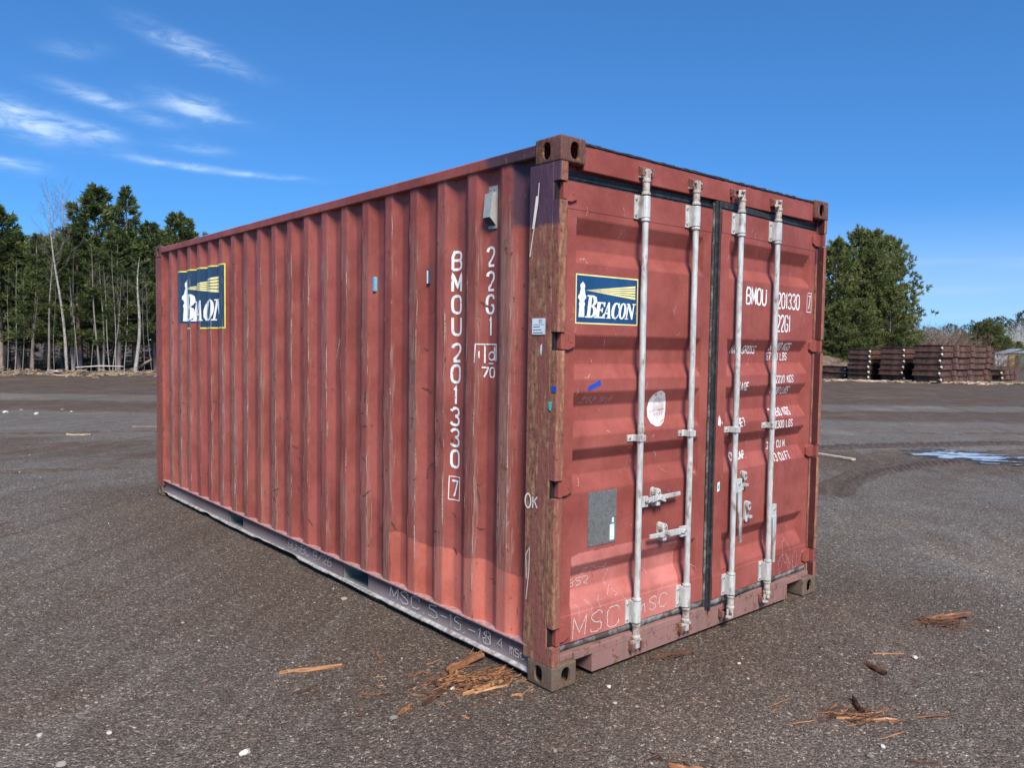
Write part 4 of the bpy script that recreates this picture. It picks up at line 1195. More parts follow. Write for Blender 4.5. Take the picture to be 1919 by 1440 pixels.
text(m, "mSC", 0.565, 0.225, 0.060, 0.075, 0.0038, S_l, gap=0.40, off=0.0016, jitter=0.004, slant=0.1)
text(m, "852", 0.095, 0.445, 0.036, 0.040, 0.003, S_l, gap=0.35, off=0.0022, jitter=0.004)
text(m, "27-4", 0.170, 0.500, 0.034, 0.035, 0.003, S_l, gap=0.4, off=0.0022, jitter=0.004)
for k in range(9):
    x, z = random.uniform(0.12, 0.8), random.uniform(0.24, 0.46)
    if 0.47 < x < 0.56: continue
    ribbon(m, [(x, z), (x + random.uniform(-.03, .03), z + random.uniform(0, .05)), (x + random.uniform(-.04, .04), z + random.uniform(.03, .08))], 0.0014, S_l, 0.0022)
tag(m.build("chalk_writing", M_chalk, door_l), kind="stuff")
m = MB()
text(m, "3162 7/14", 0.130, 1.352, 0.022, 0.030, 0.003, S_l, gap=0.3, off=0.0022, jitter=0.003, slant=0.5)
for k in range(70):
    x, z = random.uniform(0.02, 1.1), random.uniform(0.2, 2.35)
    L = random.uniform(.008, .05); an = random.gauss(1.2, 0.6)
    ribbon(m, [(x, z), (x + L * .5 * math.cos(an), z + L * .5 * math.sin(an)), (min(1.12, x + L * math.cos(an + .3)), z + L * math.sin(an + .3))], random.uniform(.0015, .004), S_l, 0.0023)
tag(m.build("scratches", M_chalk_pale, door_l), kind="stuff")
m = MB()
pts = [(0.60 + 0.30 * t + 0.05 * math.sin(t * 20), 0.255 + 0.06 * math.sin(t * 26)) for t in [i / 40 for i in range(41)]]
ribbon(m, [(p[0] + 0.14, p[1]) for p in pts if p[0] < 0.95], 0.003, S_r, 0.0022)
ribbon(m, [(p[0] + 0.13, p[1] + 0.05) for p in ell(0.73, 0.27, 0.045, 0.07, 20)], 0.003, S_r, 0.0023)
for k in range(60):
    x, z = random.uniform(0.05, 1.1), random.uniform(0.2, 2.35)
    L = random.uniform(.008, .06); an = random.gauss(1.2, 0.6)
    ribbon(m, [(x, z), (x + L * .5 * math.cos(an), z + L * .5 * math.sin(an)), (min(1.12, x + L * math.cos(an + .3)), z + L * math.sin(an + .3))], random.uniform(.0015, .004), S_r, 0.0023)
tag(m.build("scratches", M_chalk_pale, door_r), kind="stuff")
# gouges and scuffs on the side wall: bare-metal nicks, rust scrapes
M_scuff = make_decal("rust_scuff", (0.095, 0.045, 0.032), 0.52, 70.0, 0.9)
M_nick = make_decal("pale_nick", (0.46, 0.36, 0.30), 0.56, 90.0, 0.8)
m = MB(); m2 = MB()
for k in range(150):
    y = 0.3 + 5.4 * random.random() ** 1.1; z = random.uniform(0.25, 2.3) if random.random() < .5 else random.uniform(0.25, 1.4)
    L = random.uniform(.01, .09); an = random.gauss(-0.5, 0.7)
    w = random.uniform(.003, .016)
    ribbon(m, [(-y, z), (-y + L * math.cos(an) * .5, z + L * math.sin(an) * .5 + random.uniform(-.008, .008)), (-y + L * math.cos(an), z + L * math.sin(an))], w, S_side, 0.0018, taper=lambda t: 0.25 + 1.5 * t * (1 - t) * 2)
for k in range(520):
    j = random.randint(-1, 19); y = 0.434 + PITCH * j + random.choice([-0.072, 0.0]) + random.gauss(0, .003)
    if y < 0.3: continue
    z = random.uniform(0.25, 2.3) if random.random() < .4 else random.uniform(0.3, 1.7)
    L = random.uniform(.02, .20)
    ribbon(m2, [(-y, z), (-y + random.uniform(-.003, .003), z + L * .5), (-y + random.uniform(-.004, .004), z + L)], random.uniform(.0015, .0042), S_side, 0.0019, taper=lambda t: 0.3 + 1.4 * t * (1 - t) * 2)
ribbon(m2, [(-2.17, 1.60), (-2.16, 1.63), (-2.135, 1.69)], 0.014, S_side, 0.0021); ribbon(m2, [(-2.20, 1.52), (-2.19, 1.57), (-2.17, 1.60)], 0.006, S_side, 0.0021)
tag(m.build("scuff_marks", M_scuff, wall), kind="stuff")
tag(m2.build("bare_nicks", M_nick, wall), kind="stuff")

# ------------------------------------------------------------------ the ground
def ground_z(x, y):
    x = np.asarray(x, dtype=np.float64); y = np.asarray(y, dtype=np.float64)
    dx = np.maximum(np.maximum(-x, x - CW), 0); dy = np.maximum(np.maximum(-y, y - CL), 0)
    f = np.clip(np.hypot(dx, dy) / 0.8, 0, 1)
    g = np.clip((np.hypot(x, y) - 6) / 20, 0, 1)
    return -0.003 - f * (0.016 * vnoise(x, y, 0.55, 1) + 0.030 * vnoise(x, y, 2.6, 2) + g * 0.10 * vnoise(x, y, 7.0, 3))

m_ground, nt = mat_new("gravel_yard")
pos = nd(nt, "ShaderNodeNewGeometry").outputs["Position"]
vo = nd(nt, "ShaderNodeTexVoronoi", {"Vector": pos, "Scale": 75.0, "Randomness": 1.0})
vo2 = nd(nt, "ShaderNodeTexVoronoi", {"Vector": pos, "Scale": 190.0, "Randomness": 1.0})
r1 = nd(nt, "ShaderNodeSeparateColor", {0: vo.outputs["Color"]}).outputs[0]
r2 = nd(nt, "ShaderNodeSeparateColor", {0: vo2.outputs["Color"]}).outputs[0]
big = noise(nt, pos, 0.33, 4.0, 0.6)
mid = noise(nt, pos, 1.25, 6.0, 0.76)
fineg = noise(nt, pos, 28.0, 3.0, 0.65)
# damp brown wheel routes crossing the yard, and grey ridges of loose stone between them
route = mth(nt, "ADD", vmath(nt, "DOT_PRODUCT", pos, (0.650, 0.760, 0.0)), mth(nt, "MULTIPLY", mth(nt, "SUBTRACT", big, 0.5), 2.4))
rt = mth(nt, "DIVIDE", mth(nt, "ADD", route, 4.0), 50.0)
rr = nd(nt, "ShaderNodeValToRGB", {"Fac": rt})
el = rr.color_ramp.elements
STOPS = [(0.00, .55), (0.09, .55), (0.13, .30), (0.20, .15), (0.235, .80), (0.258, .85), (0.275, .05), (0.365, -.1), (0.378, .95), (0.430, .95), (0.440, .0), (0.474, .05), (0.486, .95), (0.75, 1.0), (1.0, .95)]
while len(el) < len(STOPS): el.new(0.5)
for e, (p_, c_) in zip(el, STOPS):
    e.position = p_; e.color = (c_, c_, c_, 1)
brown = mth(nt, "ADD", rr.outputs["Color"], mth(nt, "MULTIPLY", mth(nt, "SUBTRACT", mid, 0.5), 2.2), clamp=True)
base = mix(nt, brown, (0.138, 0.124, 0.110), (0.092, 0.066, 0.050))
# darker, browner soil close around the container
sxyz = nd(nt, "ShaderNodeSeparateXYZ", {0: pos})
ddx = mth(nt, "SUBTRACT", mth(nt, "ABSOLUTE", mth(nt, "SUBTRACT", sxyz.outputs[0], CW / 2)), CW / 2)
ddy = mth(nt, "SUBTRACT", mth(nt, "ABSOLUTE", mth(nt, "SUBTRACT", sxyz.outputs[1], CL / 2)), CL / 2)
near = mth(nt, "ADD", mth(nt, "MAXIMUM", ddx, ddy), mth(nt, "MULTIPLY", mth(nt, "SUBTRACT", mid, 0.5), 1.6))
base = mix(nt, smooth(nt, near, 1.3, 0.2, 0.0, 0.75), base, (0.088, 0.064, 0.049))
# long soft tyre smears
sm = noise(nt, scaled(nt, pos, (0.9, 0.9, 1.0)), 1.0, 2.0)
ang = nd(nt, "ShaderNodeVectorRotate", {"Vector": pos, "Angle": -0.70}, rotation_type="Z_AXIS").outputs[0]
st = noise(nt, scaled(nt, ang, (0.22, 4.2, 1.0)), 1.0, 4.0, 0.6)
base = mix(nt, smooth(nt, st, 0.52, 0.70, 0.0, 0.5), base, (0.072, 0.052, 0.040))
base = mix(nt, smooth(nt, st, 0.46, 0.32, 0.0, 0.35), base, (0.165, 0.149, 0.132))
grain = mth(nt, "MULTIPLY", ramp(nt, r1, [(0.0, (.62,) * 3), (0.55, (.95,) * 3), (0.84, (1.15,) * 3), (0.95, (1.45,) * 3), (1.0, (2.6,) * 3)]),
            ramp(nt, r2, [(0.0, (.55,) * 3), (0.7, (1.0,) * 3), (0.92, (1.5,) * 3), (1.0, (2.8,) * 3)]))
col = mix(nt, 1.0, base, grain, "MULTIPLY")
col = mix(nt, smooth(nt, big, 0.52, 0.66, 0.0, 0.55), col, mix(nt, 1.0, col, (1.5, 1.48, 1.44), "MULTIPLY"))
col = mix(nt, smooth(nt, fineg, 0.55, 0.75, 0.0, 0.5), col, (0.066, 0.050, 0.040))
hgt = mth(nt, "ADD", mth(nt, "MULTIPLY", vo.outputs["Distance"], -0.7), mth(nt, "ADD", mth(nt, "MULTIPLY", fineg, 0.9), mth(nt, "MULTIPLY", mid, 1.5)))
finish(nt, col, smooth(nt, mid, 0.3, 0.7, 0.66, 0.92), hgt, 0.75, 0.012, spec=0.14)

def spread(n, r, k):
    t = np.linspace(-1, 1, n)
    return np.sinh(t * k) / np.sinh(k) * r
gx = spread(210, 600.0, 8.2) + 0.3; gy = spread(210, 600.0, 8.2) + 0.0
GX, GY = np.meshgrid(gx, gy, indexing="ij")
V = np.stack([GX, GY, ground_z(GX, GY)], -1).reshape(-1, 3)
idx = np.arange(V.shape[0]).reshape(210, 210)
F = np.stack([idx[:-1, :-1], idx[1:, :-1], idx[1:, 1:], idx[:-1, 1:]], -1).reshape(-1, 4)
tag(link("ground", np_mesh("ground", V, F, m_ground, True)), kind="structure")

def tint_mat(name, stops, rough=0.85, scale=60.0, spec=0.3, translucent=0.0, var=0.2):
    m, nt = mat_new(name)
    c = ramp(nt, attr(nt, "tint"), stops)
    obj = nd(nt, "ShaderNodeTexCoord").outputs["Object"]
    n = noise(nt, obj, scale, 3.0, 0.6)
    c = mix(nt, 1.0, c, ramp(nt, n, [(0.3, (1 - var,) * 3), (0.7, (1 + var,) * 3)]), "MULTIPLY")
    p = finish(nt, c, rough, n, 0.3, 0.003, spec=spec)
    if translucent > 0:
        t = nd(nt, "ShaderNodeBsdfTranslucent", {"Color": c})
        ms = nd(nt, "ShaderNodeMixShader", {0: translucent})
        nt.links.new(p.outputs[0], ms.inputs[1]); nt.links.new(t.outputs[0], ms.inputs[2])
        o = [q for q in nt.nodes if q.type == "OUTPUT_MATERIAL"][0]
        nt.links.new(ms.outputs[0], o.inputs[0])
    return m
M_pebble = tint_mat("pebble", [(0.0, (0.044, 0.038, 0.034)), (0.55, (0.108, 0.097, 0.087)), (0.80, (0.18, 0.163, 0.145)), (0.93, (0.34, 0.31, 0.27)), (1.0, (0.58, 0.55, 0.50))])
M_wood = tint_mat("splintered_wood", [(0.0, (0.030, 0.016, 0.012)), (0.3, (0.085, 0.038, 0.023)), (0.6, (0.20, 0.085, 0.038)), (0.85, (0.36, 0.18, 0.075)), (1.0, (0.46, 0.30, 0.16))], 0.7, 30.0)
M_brush = tint_mat("dead_brush", [(0.0, (0.07, 0.05, 0.04)), (0.5, (0.22, 0.16, 0.11)), (1.0, (0.50, 0.41, 0.30))])

# loose gravel in front of the container
OCT = np.array([(1, 0, 0), (-1, 0, 0), (0, 1, 0), (0, -1, 0), (0, 0, 1), (0, 0, -1)], dtype=np.float64)
OF = np.array([(0, 2, 4), (2, 1, 4), (1, 3, 4), (3, 0, 4), (2, 0, 5), (1, 2, 5), (3, 1, 5), (0, 3, 5)])
def rand_rot(n, rng):
    q = rng.normal(size=(n, 4)); q /= np.linalg.norm(q, axis=1)[:, None]
    w, x, y, z = q.T
    return np.stack([np.stack([1 - 2 * (y * y + z * z), 2 * (x * y - z * w), 2 * (x * z + y * w)], -1),
                     np.stack([2 * (x * y + z * w), 1 - 2 * (x * x + z * z), 2 * (y * z - x * w)], -1),
                     np.stack([2 * (x * z - y * w), 2 * (y * z + x * w), 1 - 2 * (x * x + y * y)], -1)], 1)
def scatter(n, xy, size, tint, rng, flat=0.62):
    base = OCT[None] * (1 + 0.45 * (rng.random((n, 6, 1)) - 0.5)) * np.stack([np.ones(n), 0.6 + 0.4 * rng.random(n), flat * (0.7 + 0.5 * rng.random(n))], -1)[:, None, :]
    R3 = rand_rot(n, rng)
    base = np.einsum("nij,nkj->nki", R3, base)
    base[:, :, 2] *= 0.7
    V = base * size[:, None, None]
    V[:, :, 0] += xy[:, 0:1]; V[:, :, 1] += xy[:, 1:2]
    V[:, :, 2] += (ground_z(xy[:, 0], xy[:, 1]) + 0.18 * size)[:, None]
    F = (OF[None] + (np.arange(n) * 6)[:, None, None]).reshape(-1, 3)
    return V.reshape(-1, 3), F, np.repeat(tint, 6)
N = 110000
rng = np.random.default_rng(5)
r = 2.2 * (7.0 ** (rng.random(N) ** 0.85)); th = np.radians(rng.uniform(-41, 41, N)) + math.atan2(CAM_F.y, CAM_F.x)
xy = np.stack([CAM_POS.x + r * np.cos(th), CAM_POS.y + r * np.sin(th)], -1)
keep = ~((xy[:, 0] > -0.03) & (xy[:, 0] < CW + 0.03) & (xy[:, 1] > -0.03) & (xy[:, 1] < CL + 0.03))
# stones lie in drifts, leaving smoother packed fines between
keep &= (vnoise(xy[:, 0], xy[:, 1], 0.5, 8) * 0.6 + vnoise(xy[:, 0], xy[:, 1], 0.16, 9) * 0.4) > rng.random(N) * 0.75
xy = xy[keep]; r = r[keep]; n = len(xy)
size = (0.0022 + 0.0028 * rng.random(n) ** 2 + 0.008 * rng.random(n) ** 14) * (1 + 0.06 * (r - 3))
t = rng.random(n)
tint = np.where(t < 0.70, 0.20 + 0.5 * rng.random(n), np.where(t < 0.965, 0.6 + 0.22 * rng.random(n), 0.84 + 0.14 * rng.random(n)))
# a sprinkling of coarser stones, thickest before the near corner
n2 = 2600
r2_ = 2.2 * (4.5 ** rng.random(n2)); th2 = np.radians(rng.uniform(-40, 40, n2)) + math.atan2(CAM_F.y, CAM_F.x)
xy2 = np.stack([CAM_POS.x + r2_ * np.cos(th2), CAM_POS.y + r2_ * np.sin(th2)], -1)
c2 = np.array([(0.25, -0.36), (-0.75, -0.1), (-1.2, 0.7), (0.9, -1.2)])[rng.integers(0, 4, 500)] + rng.normal(size=(500, 2)) * 0.22
xy2[:500] = c2
k2 = ~((xy2[:, 0] > -0.05) & (xy2[:, 0] < CW + 0.05) & (xy2[:, 1] > -0.05) & (xy2[:, 1] < CL + 0.05))
xy2 = xy2[k2]; n2 = len(xy2)
xy = np.concatenate([xy, xy2]); size = np.concatenate([size, 0.004 + 0.007 * rng.random(n2) ** 2.2]); tint = np.concatenate([tint, np.clip(0.45 + 0.5 * rng.random(n2) ** 1.3, 0, 0.97)]); n = len(xy)
V, F, T = scatter(n, xy, size, tint, rng)
tag(link("gravel", np_mesh("gravel", V, F, M_pebble, False, T)), "loose grey gravel strewn over the dark yard around the container", "gravel", kind="stuff")

# ------------------------------------------------------------------ single stones
def stone_mesh(seed, k=2):
    bm = bmesh.new()
    bmesh.ops.create_icosphere(bm, subdivisions=k, radius=1.0)
    rs = np.random.default_rng(seed)
    pl = rs.normal(size=(9, 3)); pl /= np.linalg.norm(pl, axis=1)[:, None]; dd = 0.62 + 0.3 * rs.random(9)
    for v in bm.verts:
        c = np.array(v.co)
        for q, d in zip(pl, dd):
            s = c @ q
            if s > d: c = c - q * (s - d) * 0.85
        v.co = c * (1 + 0.05 * rs.normal())
    me = bpy.data.meshes.new("stone"); bm.to_mesh(me); bm.free()
    me.materials.append(M_pebble)
    me.polygons.foreach_set("use_smooth", [True] * len(me.polygons)); me.set_sharp_from_angle(angle=0.6)
    a = me.attributes.new("tint", "FLOAT", "POINT")
    return me
STONES = [(-1.312, 0.387, 0.052, 0.97, "largest pale rounded stone on the gravel at the bottom left"),
          (-1.684, 0.895, 0.034, 0.96, "small pale flat stone near the lower left corner"),
          (-1.889, 0.738, 0.042, 0.86, "flat grey stone at the very bottom left edge"),
          (-1.907, 1.058, 0.030, 0.95, "pale stone beside the flat stone, at the left edge"),
          (-0.692, 0.276, 0.046, 0.80, "smooth grey oval stone in front of the splinter heap"),
          (-0.328, 0.338, 0.030, 0.98, "white stone lying on the orange splinter heap"),
          (0.267, -0.116, 0.029, 0.98, "cream stone below the left end of the door sill"),
          (0.163, -0.247, 0.028, 0.92, "brownish stone in front of the near corner casting"),
          (0.221, -0.328, 0.024, 0.86, "grey stone among the loose gravel in front of the doors"),
          (1.022, -0.339, 0.026, 0.97, "small white stone alone in front of the closed door"),
          (1.882, -0.870, 0.040, 0.97, "pale flat stone between the two right hand splinter heaps"),
          (2.633, -0.975, 0.028, 0.95, "pale stone to the right of the far splinter heap"),
          (0.796, -1.183, 0.034, 0.98, "white stone at the bottom right below the splinters"),
          (0.676, -1.186, 0.036, 0.76, "bluish grey stone next to the white one, bottom right"),
          (-0.339, -0.375, 0.032, 0.82, "flat grey stone at the bottom centre edge"),
          (-0.110, 1.800, 0.046, 0.88, "flat pale stone beside the bottom rail under the side wall"),
          (-1.026, 2.030, 0.026, 0.92, "small pale stone on bare gravel left of the side wall"),
          (0.250, 18.099, 0.13, 0.99, "broad cream stone in the row of stones far left"),
          (0.626, 18.554, 0.09, 0.90, "grey stone behind the cream one, far left"),
          (0.727, 17.330, 0.12, 0.97, "long pale stone in front of the far left group"),
          (1.384, 18.109, 0.11, 0.78, "dark grey stone on its own, far left"),
          (1.492, 17.698, 0.07, 0.97, "little white stone right of the dark one, far left")]
for i, (x, y, s, ti, lab) in enumerate(STONES):
    me = stone_mesh(100 + i)
    me.attributes["tint"].data.foreach_set("value", np.full(len(me.vertices), ti, dtype=np.float32))
    o = tag(link("stone", me), lab, "stone", "stones on the yard")
    sc = s / 2
    o.scale = (sc, sc * random.uniform(0.65, 0.9), sc * random.uniform(0.45, 0.65))
    o.rotation_euler = (0, 0, random.uniform(0, 6.28))
    o.location = (x, y, float(ground_z(x, y)) + sc * 0.3)

# ------------------------------------------------------------------ splintered wood
def splinter(V, F, T, p0, p1, w, h, z0, z1, tint, rng):
    """a torn sliver: ragged faceted strip, pointed at both ends"""
    p0 = np.array(p0, float); p1 = np.array(p1, float)
    d = p1 - p0; L = np.linalg.norm(d); d /= L; nrm = np.array([-d[1], d[0]])
    k = 5; o = len(V)
    for i in range(k + 1):
        t = i / k
        ww = w * 0.5 * (0.25 + 0.75 * math.sin(math.pi * min(1, max(0, 0.08 + 0.84 * t)))) * rng.uniform(0.7, 1.15)
        c = p0 + d * L * t + nrm * rng.normal() * w * 0.15
        zz = lerp(z0, z1, t) + h * 0.2 * rng.normal()
        for sx, hz in ((-1, 0), (-0.3, 1), (0.5, 0.8), (1, 0)):
            q = c + nrm * sx * ww
            V.append((q[0], q[1], max(zz, float(ground_z(q[0], q[1]))) + hz * h * rng.uniform(0.6, 1.2))); T.append(min(1, max(0, tint + 0.12 * rng.normal())))
    for i in range(k):
        for j in range(3):
            a = o + i * 4 + j; F.append((a, a + 1, a + 5, a + 4))
def heap(name, label, cx, cy, ax, ay, ang, n, tlo, thi, height, seed, lmin=0.03, lmax=0.12, dirs=0.45):
    rng = np.random.default_rng(seed); V = []; F = []; T = []
    for i in range(n):
        u, v = rng.normal(size=2) * (0.5 if rng.random() < 0.8 else 1.3)
        x = cx + ax * u * math.cos(ang) - ay * v * math.sin(ang); y = cy + ax * u * math.sin(ang) + ay * v * math.cos(ang)
        L = lmin + (lmax - lmin) * rng.random() ** 1.6; a = ang + rng.normal() * dirs * (2.2 if rng.random() < 0.3 else 1)
        z = height * max(0, 1 - u * u - v * v) * rng.random() + float(ground_z(x, y))
        dx, dy = L / 2 * math.cos(a), L / 2 * math.sin(a)
        dz = rng.normal() * 0.10 * L
        splinter(V, F, T, (x - dx, y - dy), (x + dx, y + dy), 0.0025 + 0.016 * rng.random() ** 3, rng.uniform(0.0015, 0.005), z, z + abs(dz), tlo + (thi - tlo) * rng.random() ** 0.8, rng)
    return tag(link(name, np_mesh(name, np.array(V), np.array(F), M_wood, False, np.array(T))), label, "wood chips", kind="stuff")
RA = math.atan2(CAM_R.y, CAM_R.x)
heap("splinter_heap", "heap of orange splintered wood beside the near bottom corner", -0.20, 0.34, 0.20, 0.10, RA + 0.25, 400, 0.05, 0.80, 0.018, 3, 0.015, 0.11, 0.5)
heap("splinter_heap", "flat spill of splinters running under the bottom rail", -0.07, 0.33, 0.15, 0.06, RA + 0.55, 130, 0.1, 0.65, 0.008, 4, 0.04, 0.12, 0.2)
heap("splinter_heap", "small heap of dark red splinters right of the container", 2.55, -0.75, 0.16, 0.08, RA, 120, 0.02, 0.42, 0.025, 5, 0.04, 0.13, 0.6)
heap("splinter_heap", "sparse splinters and bark at the lower right", 0.98, -0.98, 0.16, 0.07, RA, 70, 0.02, 0.75, 0.010, 6, 0.04, 0.16, 0.35)
heap("bark_crumbs", "scattered brown bark crumbs on the gravel left of the heap", -0.75, 0.60, 0.7, 0.5, RA, 70, 0.05, 0.5, 0.002, 9, 0.01, 0.035, 1.5)
heap("bark_crumbs", "scattered reddish crumbs on the gravel right of the doors", 1.7, -0.85, 0.8, 0.5, RA, 80, 0.02, 0.45, 0.002, 10, 0.01, 0.04, 1.5)
heap("bark_crumbs", "brown bark crumbs on the gravel before the doors", 0.02, -0.80, 0.22, 0.12, RA, 60, 0.02, 0.3, 0.006, 7, 0.02, 0.06, 1.2)
heap("bark_crumbs", "brown bark strips lying in front of the door sill", 0.80, -0.08, 0.14, 0.07, RA, 34, 0.02, 0.4, 0.008, 8, 0.03, 0.10, 1.0)
SPL = [((-0.88, 1.027), (-0.606, 0.908), 0.020, 0.010, 0.66, "long orange wood splinter alone on the gravel"),
       ((-0.249, 0.491), (-0.020, 0.520), 0.040, 0.020, 0.42, "thick split wood slab on the back of the splinter heap"),
       ((-0.33, 0.262), (-0.08, 0.250), 0.014, 0.009, 0.78, "bright yellow splinter along the front of the heap"),
       ((-0.28, 0.232), (-0.10, 0.196), 0.011, 0.008, 0.72, "pale splinter lowest on the front of the heap"),
       ((-0.53, 0.292), (-0.36, 0.335), 0.020, 0.012, 0.10, "dark bark strip left of the splinter heap"),
       ((-0.66, 0.282), (-0.572, 0.323), 0.020, 0.010, 0.58, "short orange chip near the grey oval stone"),
       ((-0.933, 0.773), (-0.826, 0.760), 0.014, 0.008, 0.08, "dark grey stick below the long orange splinter"),
       ((-0.385, 0.942), (-0.429, 0.800), 0.014, 0.009, 0.45, "reddish chip between the splinter and the rail"),
       ((-0.42, 0.585), (-0.335, 0.578), 0.014, 0.008, 0.38, "flat brown chip behind the splinter heap"),
       ((-0.155, 0.105), (-0.120, 0.078), 0.012, 0.008, 0.66, "tiny orange chip in front of the corner casting"),
       ((1.591, -0.730), (1.527, -0.870), 0.030, 0.014, 0.14, "dark red bark strip right of the doors"),
       ((1.755, -0.700), (1.880, -0.810), 0.006, 0.004, 0.75, "thin pale twig above the red bark strip"),
       ((2.50, -0.66), (2.78, -0.84), 0.022, 0.018, 0.40, "brown split stick on top of the right hand heap"),
       ((0.90, -0.93), (1.10, -1.12), 0.010, 0.007, 0.74, "long yellow splinter at the lower right"),
       ((1.14, -0.89), (1.02, -1.00), 0.026, 0.020, 0.06, "black bark piece standing over the yellow splinter"),
       ((0.754, -1.300), (0.820, -1.400), 0.014, 0.008, 0.10, "dark twig at the bottom right corner"),
       ((0.69, -0.035), (0.95, -0.10), 0.018, 0.010, 0.18, "brown bark strip under the closed door"),
       ((-0.05, -0.72), (0.03, -0.83), 0.016, 0.010, 0.55, "orange chip at the bottom centre edge")]
for i, (p0, p1, w, h, ti, lab) in enumerate(SPL):
    V = []; F = []; T = []; rg = np.random.default_rng(60 + i)
    z = float(ground_z(*p0)) + 0.001
    zz = z + (0.03 if "slab" in lab or "top" in lab else 0.002)
    for k in range(3):
        o = rg.normal(size=2) * w * 0.25
        splinter(V, F, T, (p0[0] + o[0], p0[1] + o[1]), (p1[0] - o[1], p1[1] + o[0]), w * (1 - 0.25 * k), h, z + k * h * 0.2, zz + k * h * 0.2, ti + 0.06 * k, rg)
    tag(link("wood_splinter", np_mesh("wood_splinter", np.array(V), np.array(F), M_wood, False, np.array(T))), lab, "splinter", "splinters on the gravel")

# ------------------------------------------------------------------ right hand yard: tyre track, puddle, plank
def strip_mesh(name, pts, width, nu, nv, zf, mat):
    P = np.array(pts, float); seg = np.linalg.norm(np.diff(P, axis=0), axis=1); cum = np.concatenate([[0], np.cumsum(seg)])
    V = []
    for i in range(nu + 1):
        s = cum[-1] * i / nu
        x = np.interp(s, cum, P[:, 0]); y = np.interp(s, cum, P[:, 1])
        e = 0.05; x2 = np.interp(min(cum[-1], s + e), cum, P[:, 0]); y2 = np.interp(min(cum[-1], s + e), cum, P[:, 1])
        x1 = np.interp(max(0, s - e), cum, P[:, 0]); y1 = np.interp(max(0, s - e), cum, P[:, 1])
        d = np.array([x2 - x1, y2 - y1]); d /= np.linalg.norm(d)
        for j in range(nv + 1):
            v = (j / nv - 0.5) * width
            px, py = x - d[1] * v, y + d[0] * v
            V.append((px, py, float(ground_z(px, py)) + zf(s, v, s / cum[-1])))
    idx = np.arange(len(V)).reshape(nu + 1, nv + 1)
    F = np.stack([idx[:-1, :-1], idx[1:, :-1], idx[1:, 1:], idx[:-1, 1:]], -1).reshape(-1, 4)
    return link(name, np_mesh(name, np.array(V), F, mat, True))
M_mud = make_simple("churned_mud", (0.062, 0.045, 0.038), 0.35, 14.0, 0.85, bump=0.8, bdist=0.02)
def tread(s, v, t):
    edge = max(0.0, 1 - (abs(v) / 0.27) ** 4) * min(1, t * 8, (1 - t) * 8)
    ph = s * 7.0 + abs(v) * 6.0
    lug = 1.0 if (ph % 1.0) < 0.5 else 0.0
    return -0.03 + edge * (0.036 + 0.030 * lug * (0.6 + 0.8 * float(vnoise(s, v, 0.06, 33))) + 0.012 * float(vnoise(s, v, 0.2, 34)))
tag(strip_mesh("tyre_track", [(5.6, 1.55), (6.7, 2.0), (8.0, 2.25), (9.4, 2.18), (10.8, 1.9)], 0.56, 300, 18, tread, M_mud), kind="structure")
tag(strip_mesh("tyre_track", [(7.0, 4.6), (8.6, 4.3), (10.4, 3.7), (13.0, 2.6), (16.0, 1.0)], 0.9, 240, 16, tread, M_mud), kind="structure")
M_rut = make_simple("packed_rut", (0.100, 0.073, 0.056), 0.3, 9.0, 0.9, bump=0.9, bdist=0.02, spec=0.15)
def rut(s, v, t):
    e = max(0.0, 1 - (abs(v) / 0.24) ** 4) * min(1, t * 6, (1 - t) * 6)
    ph = s * 5.5 + abs(v) * 5.0 + 0.5 * float(vnoise(s, v, 0.3, 35))
    brk = float(vnoise(s, 3.3, 0.9, 36))
    return -0.012 + e * (0.010 + 0.012 * (1.0 if (ph % 1.0) < 0.5 else 0.0) * brk + 0.014 * (float(vnoise(s, v, 0.12, 37)) - 0.4))
f3 = Vector((CAM_F.x, CAM_F.y, 0)).normalized(); r3 = Vector((CAM_R.x, CAM_R.y, 0)).normalized()
for (d0, u0, d1, u1, bend) in ((11.6, -9.0, 12.8, -3.4, 0.5), (13.2, -9.5, 14.3, -4.0, 0.5), (9.0, -7.0, 10.4, -3.2, 0.3), (18.6, -13.0, 19.2, -5.0, 0.3), (20.6, -14.0, 20.9, -5.5, 0.3), (12.6, 5.2, 14.0, 10.5, -0.4), (15.8, 6.4, 16.4, 13.0, -0.3), (19.5, 8.0, 19.0, 15.0, 0.3), (24.0, 9.6, 23.0, 18.0, 0.3)):
    P = []
    for k in range(9):
        t = k / 8; dd = lerp(d0, d1, t) + bend * math.sin(math.pi * t); uu = lerp(u0, u1, t)
        q = Vector((CAM_POS.x, CAM_POS.y, 0)) + f3 * dd + r3 * uu
        P.append((q.x, q.y))
    tag(strip_mesh("tyre_track", P, 0.52, 160, 12, rut, M_rut), kind="structure")
m_pud, nt = mat_new("puddle_water")
pp = nd(nt, "ShaderNodeNewGeometry").outputs["Position"]
oc = nd(nt, "ShaderNodeTexCoord").outputs["Object"]
pn = noise(nt, scaled(nt, oc, (1.5, 4.2, 1.0)), 1.0, 4.0, 0.62)
sx = nd(nt, "ShaderNodeSeparateXYZ", {0: oc})
ee = mth(nt, "ADD", mth(nt, "POWER", mth(nt, "ABSOLUTE", mth(nt, "DIVIDE", sx.outputs[0], 0.95)), 2.0), mth(nt, "POWER", mth(nt, "ABSOLUTE", mth(nt, "DIVIDE", sx.outputs[1], 0.95)), 2.0))
wet = mth(nt, "SUBTRACT", mth(nt, "ADD", pn, 0.10), mth(nt, "MULTIPLY", ee, 0.22))
rim = nd(nt, "ShaderNodeBsdfPrincipled", {"Base Color": (0.040, 0.030, 0.024, 1), "Roughness": 0.45, "Specular IOR Level": 0.5})
